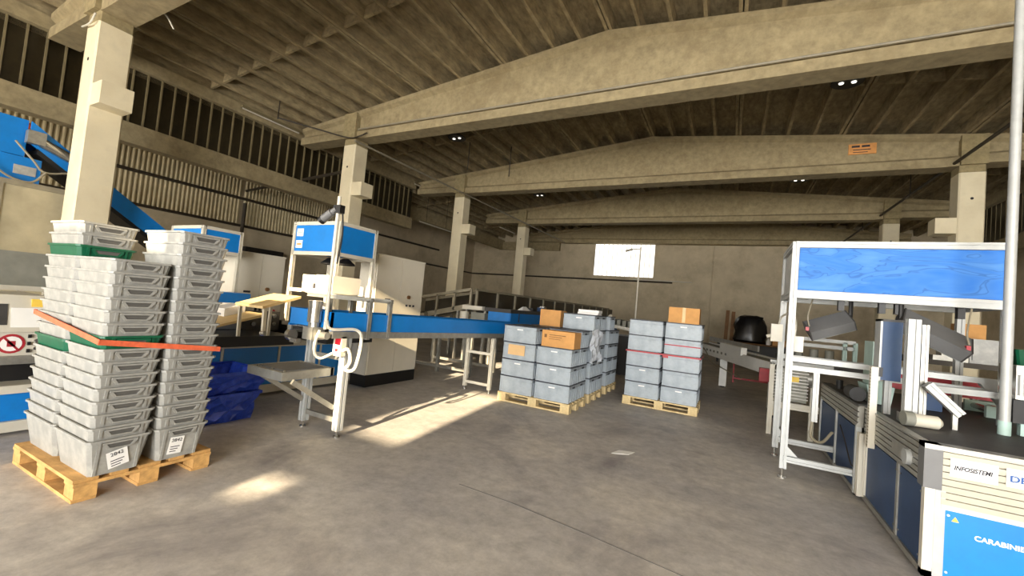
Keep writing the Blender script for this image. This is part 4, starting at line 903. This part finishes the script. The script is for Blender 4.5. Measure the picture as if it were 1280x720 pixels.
# ------------------------------------------------------------------ sorting machine on the right: gantry frame with sign
gr = thing('sign_gantry', 'white aluminium gantry frame with a faded blue sign board', 'gantry', (1.33, 5.66, 0))
GX0, GX1, GY0, GY1, GT = .56, 2.13, 5.25, 6.10, 2.45
for (x, y) in ((GX0, GY0), (GX0, GY1), (GX1, GY0), (GX1, GY1)):
    obj('post', MB().prof((x, y, .1 if x < 1 else .85), (x, y, GT), .062, up=(0,1,0)), 'alu', gr)
    if x < 1: obj('foot', MB().cyl((x, y, 0), (x, y, .015), .04, 10).cyl((x, y, 0), (x, y, .12), .012, 8), 'steel', gr)
for y in (GY0, GY1):
    for z in (GT-.03, 1.90): obj('header_rail', MB().prof((GX0, y, z), (GX1, y, z), .065 if z > 2 else .08), 'alu', gr)
for x in (GX0, GX1):
    for z in (GT-.03, 1.90): obj('header_rail', MB().prof((x, GY0, z), (x, GY1, z), .065), 'alu', gr)
obj('sign_board', MB().box(GX0+.035, GX1-.035, GY0-.012, GY0+.0, 1.945, GT-.065), 'sign_blue', gr)
obj('side_board', MB().box(GX0-.004, GX0+.004, GY0+.035, GY1-.035, 1.945, GT-.065), 'grey_plastic', gr)
obj('rear_board', MB().box(GX0+.035, GX1-.035, GY1, GY1+.012, 1.945, GT-.065), 'blue', gr)
obj('top_board', MB().box(GX0, GX1, GY0, GY1, GT, GT+.008), 'alu_dull', gr)
for z in (1.225, 1.135): obj('mid_rail', MB().prof((GX0, GY0, z), (GX1, GY0, z), .05), 'alu', gr)
obj('mid_rail', MB().prof((GX0, GY1, 1.2), (GX1, GY1, 1.2), .05), 'alu', gr)
obj('mid_upright', MB().prof((.80, GY0, .62), (.80, GY0, 1.11), .05, up=(0,1,0)), 'alu', gr)
for y in (GY0, GY1):
    obj('foot_rail', MB().prof((GX0, y, .20), (1.13, y, .20), .06), 'alu', gr)
    obj('gusset', MB().add([(GX0+.03,y-.03,.24),(GX0+.12,y-.03,.24),(GX0+.03,y-.03,.33),(GX0+.03,y+.03,.24),(GX0+.12,y+.03,.24),(GX0+.03,y+.03,.33)], [(0,1,2),(5,4,3),(0,3,4,1),(1,4,5,2),(2,5,3,0)]), 'alu', gr)
obj('gusset', MB().add([(GX1-.03,GY0-.03,1.2),(GX1-.16,GY0-.03,1.2),(GX1-.03,GY0-.03,1.02),(GX1-.03,GY0+.03,1.2),(GX1-.16,GY0+.03,1.2),(GX1-.03,GY0+.03,1.02)], [(0,2,1),(3,4,5),(0,1,4,3),(1,2,5,4),(2,0,3,5)]), 'alu', gr)
obj('switch_box', MB().box(.44, .56, 6.0, 6.12, 1.37, 1.58), 'white', gr)
obj('switch_box', MB().box(.60, .68, 5.28, 5.36, 1.30, 1.46), 'white', gr)
obj('switch_cable', MB().tube(curve_pts([(.52, 6.05, 1.58), (.54, 5.9, 1.68), (.60, 5.6, 1.70), (.61, 5.35, 1.6), (.60, 5.3, 1.46)], 6), .012, 6), 'white', gr)
obj('lever', MB().cyl((.40, 6.05, 1.42), (.46, 6.05, 1.44), .02, 8), 'white', gr)
for i, x in enumerate((.98, 1.30, 1.42, 1.86)): obj('hanger_bracket', MB().box(x-.025, x+.025, 5.3, 5.36, 1.76, 1.87), 'black', gr)
# scanner heads
def scanner(label, p, q, w, h, y, roll):
    t = thing('scanner_head', label, 'scanner', ((p[0]+q[0])/2, y, (p[1]+q[1])/2), group='tilted grey scanner heads')
    P = Vector((p[0], y, p[1])); Q = Vector((q[0], y, q[1])); dd = (Q-P).normalized(); up = Vector((0, -.55, .83))
    obj('housing', MB().bar(P, Q, w, h, up), 'scanner_grey', t)
    s = MB(); a = dd.cross(up).normalized(); b = a.cross(dd)
    obj('window_rail', MB().bar(P - b*(h/2+.012) + a*(w*.32), Q - b*(h/2+.012) + a*(w*.32), .03, .025, up), 'alu', t)
    obj('end_cap', MB().bar(P - dd*.012, P, w*1.02, h*1.05, up), 'rubber', t); obj('end_cap', MB().bar(Q, Q + dd*.012, w*1.02, h*1.05, up), 'rubber', t)
    top = P if P.z > Q.z else Q
    obj('hanger', MB().cyl((top.x, y, top.z), (top.x, y, 1.90), .02, 8), 'black', t)
    low = Q if P.z > Q.z else P
    obj('connector', MB().box(low.x-.04, low.x-.01, y-.115, y-.08, low.z-.0, low.z+.04), 'red', t)
    obj('cable', MB().tube(curve_pts([(low.x, y-.05, low.z+.05), (low.x-.02, y-.06, low.z+.16), (low.x+.02, y-.02, 1.88)], 6), .008, 6), 'pipe_grey', t)
    obj('data_plate', MB().bar(P+(Q-P)*.45 - b*(h/2+.004) - a*(-.0), P+(Q-P)*.75 - b*(h/2+.004), .06, .006, up), 'yellow', t)
    return t
scanner('grey scanner head tilted upwards beside the gantry post with switch boxes', (.76, 1.53), (1.12, 1.68), .22, .11, 5.62, 0)
scanner('long grey scanner head tilted downwards behind the dark blue door', (1.44, 1.72), (1.90, 1.48), .24, .12, 5.30, 0)

# sorting bed: near module
bd = thing('sorting_bed', 'low sorting machine bed with blue panels, slotted rails and lettered signs', 'machine', (1.9, 4.6, 0))
X0, Y0, Y1, ZT = 1.17, 3.72, 5.12, .865
obj('corner_post', MB().box(X0, X0+.05, Y0, Y0+.05, .03, .60), 'white', bd)
obj('corner_post', MB().box(X0+.05, X0+.10, Y0-.002, Y0+.05, .03, .60), 'alu', bd)
obj('corner_block', MB().box(X0-.012, X0+.078, Y0-.008, Y0+.09, .585, ZT), 'scanner_grey', bd)
# slotted side profile: stacked strips with recesses
def slotted(axis, a0, a1, c, z0, z1, n, m, depth=.05):
    b = MB(); h = (z1-z0)/n
    for i in range(n):
        za, zb = z0+i*h, z0+(i+1)*h
        if axis == 'y': b.box(c, c+depth, a0, a1, za, zb-.22*h).box(c+.012, c+depth, a0, a1, zb-.22*h, zb)
        else: b.box(a0, a1, c, c+depth, za, zb-.2*h).box(a0, a1, c+.022, c+depth, zb-.2*h, zb)
    return b
obj('side_profile', slotted('y', Y0+.09, Y1, X0, .60, ZT-.02, 6, 'alu_dull'), 'alu_dull', bd)
for a, b_ in ((Y0+.06, 4.22), (4.26, Y1-.03)):
    pn = obj('side_panel', MB().box(X0+.015, X0+.03, a, b_, .07, .58), 'blue_dark', bd)
    for z in (.12, .53):
        for y in (a+.03, b_-.03): obj('screw', MB().cyl((X0+.008, y, z), (X0+.016, y, z), .008, 8), 'steel', pn)
obj('panel_post', MB().box(X0+.005, X0+.04, 4.22, 4.26, .05, .6), 'alu_dull', bd)
obj('sill_rail', MB().box(X0, X0+.05, Y0, Y1, .03, .07), 'alu_dull', bd)
obj('end_post', MB().prof((X0-.01, Y1-.04, .05), (X0-.01, Y1-.04, .62), .08, up=(0,1,0)), 'white', bd)
for y in (Y0+.1, 4.3, Y1-.08): obj('foot', MB().cyl((X0+.08, y, 0), (X0+.08, y, .04), .03, 10), 'black', bd)
# front end
FX1 = 3.0
obj('front_panel', MB().box(X0+.10, FX1, Y0, Y0+.012, .05, .47), 'blue', bd)
obj('front_strip', MB().box(X0+.08, FX1, Y0-.004, Y0+.03, .47, .50), 'white', bd)
fp = obj('front_profile', slotted('x', X0+.078, FX1, Y0-.004, .50, ZT-.03, 8, 'white', .05), 'cream_profile', bd)
obj('top_edge', MB().box(X0-.012, FX1, Y0-.012, Y0+.09, ZT-.03, ZT), 'alu_dull', bd)
obj('belt', MB().box(X0+.05, FX1, Y0+.09, Y1+1.9, ZT-.05, ZT-.012), 'rubber', bd)
obj('belt_edge', MB().box(X0-.005, X0+.05, Y0+.09, Y1, ZT-.02, ZT-.005), 'alu_dull', bd)
obj('chassis', MB().box(X0+.06, FX1, Y0+.06, Y1+1.9, .08, ZT-.06), 'black', bd)
pl1 = obj('maker_plate', MB().box(X0+.112, X0+.325, Y0-.009, Y0-.004, .685, .80), 'paper', bd)
text('maker_lettering', 'INFOSISTEMI', .037, (X0+.213, Y0-.0098, .742), (RX, 0, 0), 'ink', pl1, sx=.82, shear=.25, bold=.0011)
obj('emblem', MB().box(X0+.205, X0+.245, Y0-.0105, Y0-.009, .768, .774).box(X0+.195, X0+.240, Y0-.0105, Y0-.009, .708, .713).box(X0+.20, X0+.24, Y0-.0105, Y0-.009, .716, .721), 'pale_green', pl1)
pl2 = obj('name_plate', MB().box(X0+.36, X0+.62, Y0-.009, Y0-.004, .69, .80), 'paper', bd)
text('name_lettering', 'DEL', .052, (X0+.425, Y0-.0095, .738), (RX, 0, 0), 'ink_blue', pl2, sx=1.15, bold=.0014)
text('panel_lettering', 'CARABINIERI', .041, (X0+.362, Y0-.002, .338), (RX, 0, 0), 'paper', bd, sx=1.06, bold=.0011)
obj('warning_sticker', MB().add([(X0+.13,Y0-.003,.408),(X0+.165,Y0-.003,.408),(X0+.147,Y0-.003,.438),(X0+.13,Y0,.408),(X0+.165,Y0,.408),(X0+.147,Y0,.438)], [(0,1,2),(5,4,3),(0,3,4,1),(1,4,5,2),(2,5,3,0)]), 'yellow', bd)
for x in (X0+.115,): 
    for z in (.44, .09): obj('screw', MB().cyl((x, Y0-.004, z), (x, Y0, z), .007, 8), 'paper', bd)
obj('side_dial', MB().cyl((X0-.03, 4.0, .70), (X0+.01, 4.0, .70), .055, 18), 'alu', bd, smooth=True)
obj('side_plate', MB().box(X0-.012, X0, 3.98, 4.32, .66, .76), 'alu_dull', bd)
# bed: far module (set back along the line)
fb = thing('sorting_bed_module', 'second bed module with dark blue doors behind the near sorting bed', 'machine', (1.6, 6.0, 0))
X2 = 1.12
obj('side_profile', slotted('y', Y1+.02, 6.95, X2, .66, .86, 4, 'alu_dull'), 'alu_dull', fb)
for a, b_ in ((Y1+.08, 5.98), (6.06, 6.9)):
    obj('door', MB().box(X2+.01, X2+.03, a, b_, .08, .64), 'blue_dark', fb)
for y in (Y1+.05, 6.02, 6.93): obj('upright', MB().box(X2-.004, X2+.04, y-.02, y+.02, .04, .68), 'alu', fb)
obj('sill_rail', MB().box(X2, X2+.05, Y1+.02, 6.95, .04, .08), 'alu_dull', fb)
for y in (Y1+.12, 6.0, 6.85): obj('foot', MB().cyl((X2+.05, y, 0), (X2+.05, y, .05), .03, 10), 'black', fb)
obj('bed_top', MB().box(X2, X0+.06, Y1+.02, 6.95, .86, .875), 'rubber', fb)
obj('cup', MB().cyl((1.2, 6.35, .875), (1.2, 6.35, .98), .035, 12), 'black', fb, smooth=True)
obj('door_cable', MB().tube(curve_pts([(X2-.01, 5.75, .55), (X2-.015, 5.5, .45), (X2-.015, 5.25, .30), (X2-.01, 5.17, .28)], 6), .006, 6), 'pipe_dark', fb)
obj('motor', MB().cyl((1.16, 5.35, .945), (1.16, 5.6, .945), .07, 12), 'black', fb, smooth=True)
# items standing on the bed
st = thing('camera_post', 'thick white slotted post standing on the sorting bed', 'post', (1.33, 4.6, ZT))
obj('post', MB().prof((1.33, 4.6, ZT-.015), (1.33, 4.6, 1.695), .08, up=(0,1,0)), 'alu', st)
obj('rear_post', MB().prof((1.44, 4.72, ZT-.015), (1.44, 4.72, 1.66), .045, up=(0,1,0)), 'alu_dull', st)
obj('base_clamp', MB().box(1.27, 1.39, 4.54, 4.66, ZT-.015, ZT+.06), 'scanner_grey', st)
obj('cross_rail', MB().prof((1.33, 4.72, 1.14), (1.98, 4.9, 1.14), .05), 'alu', st)
dr = thing('blue_door_box', 'upright dark blue panel box fixed behind the white post', 'box', (1.28, 4.9, 1.15))
obj('panel', MB().box(1.20, 1.34, 4.86, 5.0, 1.15, 1.67), 'blue_dark', dr)
obj('edge_frame', MB().box(1.185, 1.20, 4.85, 5.01, 1.14, 1.69), 'alu', dr)
obj('top_cap', MB().box(1.185, 1.35, 4.85, 5.01, 1.67, 1.69), 'rubber', dr)
obj('hinge_clamp', MB().box(1.17, 1.21, 4.83, 4.87, 1.18, 1.26), 'black', dr)
obj('support_post', MB().prof((1.27, 4.93, ZT-.015), (1.27, 4.93, 1.16), .05, up=(0,1,0)), 'alu', dr)
tr = thing('cable_tray', 'upright perforated cable duct on the side of the sorting bed', 'duct', (1.155, 4.83, .55))
obj('duct', MB().box(1.125, 1.175, 4.80, 4.86, .55, 1.26), 'white', tr)
sl = MB()
for i in range(26): sl.box(1.1235, 1.126, 4.805, 4.84, .565+i*.0265, .577+i*.0265)
so_ = obj('duct_slots', sl, 'pipe_grey', tr); so_['kind'] = 'stuff'
mt = thing('belt_motor', 'white cylindrical motor with a grey cap lying on the belt', 'motor', (1.32, 4.42, ZT))
obj('motor_body', MB().cyl((1.30, 4.42, ZT+.04), (1.45, 4.44, ZT+.04), .05, 16), 'white', mt, smooth=True)
obj('motor_cap', MB().cyl((1.24, 4.41, ZT+.045), (1.30, 4.42, ZT+.045), .056, 16), 'grey_box', mt, smooth=True)
obj('motor_nose', MB().cyl((1.45, 4.44, ZT+.04), (1.475, 4.443, ZT+.04), .05, 16, .025), 'white', mt, smooth=True)
an = thing('tilted_rail', 'short white rail tilted across the belt', 'rail', (1.54, 4.8, ZT))
obj('rail', MB().prof((1.43, 4.60, 1.18), (1.63, 4.60, .975), .08, .06), 'alu', an)
obj('rail_stand', MB().bar((1.60, 4.60, ZT-.015), (1.60, 4.60, .99), .03, up=(0,1,0)), 'alu_dull', an)
# tall pole at the gantry end
tl = thing('tall_pole', 'tall white metal pole rising past the gantry to the roof', 'pole', (1.93, 4.75, 0))
obj('pole', MB().cyl((1.935, 4.75, ZT-.02), (1.935, 4.75, 6.62), .032, 14), 'alu', tl, smooth=True)
obj('pole_sleeve', MB().cyl((1.935, 4.75, ZT-.02), (1.935, 4.75, .96), .037, 14), 'pale_green', tl, smooth=True)
# silver ribbed unit beside pole
su = thing('silver_ribbed_unit', 'silver ribbed housing on a stand beside the tall pole', 'unit', (2.25, 4.85, 0))
obj('housing', MB().box(1.99, 2.6, 4.75, 5.0, 1.14, 1.40), 'steel', su)
for i in range(9): obj('rib', MB().cyl((2.02+i*.06, 4.748, 1.17), (2.02+i*.06, 4.748, 1.33), .022, 8), 'alu', su, smooth=True)
obj('support_leg', MB().prof((2.08, 4.85, ZT-.02), (2.08, 4.85, 1.14), .05, up=(0,1,0)), 'pale_green', su)
obj('dark_drive', MB().box(2.0, 2.5, 4.80, 5.0, .95, 1.13), 'black', su)
tag(obj('green_bin', MB().rings([rect(.24, .15, 0), rect(.28, .19, .22), rect(.26, .17, .22), rect(.22, .13, .02)]), 'green'), 'small green bin behind the silver ribbed housing', 'bin').location = (3.3, 7.42, 1.32)
shelf = thing('rear_shelf', 'low steel shelf table behind the gantry holding boxes', 'table', (2.9, 7.2, 0))
obj('shelf_top', MB().box(2.0, 4.0, 7.1, 8.6, 1.26, 1.32), 'pipe_dark', shelf)
for (x, y) in ((2.05, 7.15), (3.9, 7.15), (2.05, 8.5), (3.9, 8.5)): obj('leg', MB().prof((x, y, 0), (x, y, 1.26), .06, up=(0,1,0)), 'alu_dull', shelf)
tag(obj('grey_device', MB().box(2.62, 2.98, 7.22, 7.5, 1.32, 1.62).box(2.64, 2.96, 7.20, 7.22, 1.36, 1.58), 'grey_plastic'), 'pale grey device box on the shelf behind the gantry', 'box')
carton('cardboard_carton', 2.72, 2.98, 7.8, 8.05, 1.32, 1.82, 'narrow tall cardboard carton on the shelf behind the gantry', 'none')
tag(obj('steel_bracket', MB().box(2.34, 2.40, 7.14, 7.3, 1.32, 1.62).box(2.48, 2.54, 7.14, 7.3, 1.32, 1.58).box(2.26, 2.58, 7.13, 7.32, 1.32, 1.38), 'alu_dull'), 'upright steel brackets on the shelf behind the scanner heads', 'bracket')
rb = thing('red_roller_frame', 'dark red roller frame beyond the sorting bed', 'frame', (2.2, 6.6, 0))
obj('red_beam', MB().box(1.5, 3.6, 6.15, 6.25, .98, 1.16), 'red', rb)
for i in range(12): obj('roller', MB().cyl((2.27+i*.11, 5.75, .92), (2.27+i*.11, 6.12, .92), .03, 8), 'steel', rb)
obj('roller_frame', MB().box(2.2, 3.6, 5.70, 5.74, .86, .97).box(2.2, 3.6, 6.12, 6.15, .86, .97), 'pale_green', rb)
for x in (2.3, 2.9): obj('leg', MB().prof((x, 6.2, .85), (x, 6.2, 1.0), .05, up=(0,1,0)), 'alu_dull', rb)
obj('blue_cover', MB().box(1.72, 1.86, 5.6, 5.75, .86, 1.02), 'blue_dark', rb)
# machine behind the gantry posts
gm_ = thing('ribbed_gear_motor', 'grey ribbed gear motor on a frame behind the gantry posts', 'motor', (.85, 7.3, 0))
obj('motor_body', MB().box(.62, 1.0, 7.2, 7.5, .52, .98), 'grey_box', gm_)
for i in range(9): obj('cooling_fin', MB().box(.605, 1.015, 7.185, 7.2, .56+i*.045, .575+i*.045), 'alu_dull', gm_)
obj('name_plate', MB().box(.74, .90, 7.18, 7.186, .80, .87), 'yellow', gm_)
obj('flange', MB().cyl((1.0, 7.3, .86), (1.12, 7.3, .86), .12, 14), 'alu_dull', gm_, smooth=True)
obj('frame_rail', MB().prof((.55, 7.3, .44), (1.3, 7.3, .44), .09), 'white', gm_)
obj('frame_rail', MB().prof((.55, 7.3, 1.04), (1.3, 7.3, 1.04), .06), 'alu', gm_)
for x in (.58, 1.08): obj('leg', MB().prof((x, 7.3, 0), (x, 7.3, 1.04), .06, up=(0,1,0)), 'white', gm_)
obj('hose', MB().tube(curve_pts([(.80, 5.32, .62), (.80, 5.35, .45), (.9, 5.4, .4), (1.0, 5.5, .5)], 6), .014, 6), 'pipe_grey', gr)
# rear bed frame (white rails seen under the first scanner)
rf = thing('rear_roller_bed', 'white framed roller bed under the first scanner head', 'conveyor', (1.1, 8.0, 0))
obj('bed', MB().box(.75, 1.9, 7.7, 9.0, 1.0, 1.10), 'rubber', rf)
for z, y in ((1.42, 7.75), (1.33, 7.75)): obj('top_rail', MB().prof((.85, y, z), (1.62, y, z), .05), 'alu', rf)
for x in (1.50, 1.62): obj('upright', MB().prof((x, 7.75, 1.10), (x, 7.75, 1.42), .05, up=(0,1,0)), 'pale_green', rf)
for x in (.8, 1.85): obj('leg', MB().prof((x, 8.0, 0), (x, 8.0, 1.0), .06, up=(0,1,0)), 'alu', rf)
for i in range(3): obj('motor_can', MB().cyl((1.0+i*.2, 8.2, 1.10), (1.0+i*.2, 8.2, 1.26), .06, 12), 'grey_box', rf, smooth=True)
gp = thing('pale_green_housing', 'pale green machine housing behind the dark blue door box', 'machine', (1.3, 5.5, 0))
obj('housing', MB().box(1.28, 1.44, 5.45, 5.75, ZT, 1.48), 'pale_green', gp)
obj('dark_window', MB().box(1.30, 1.42, 5.44, 5.45, 1.30, 1.45), 'black', gp)
obj('lower_taper', MB().add([(1.28,5.45,ZT),(1.44,5.45,ZT),(1.44,5.75,ZT),(1.28,5.75,ZT),(1.24,5.43,ZT+.18),(1.46,5.43,ZT+.18),(1.46,5.77,ZT+.18),(1.24,5.77,ZT+.18)], [(0,3,2,1),(4,5,6,7),(0,1,5,4),(1,2,6,5),(2,3,7,6),(3,0,4,7)]), 'pale_green', gp)
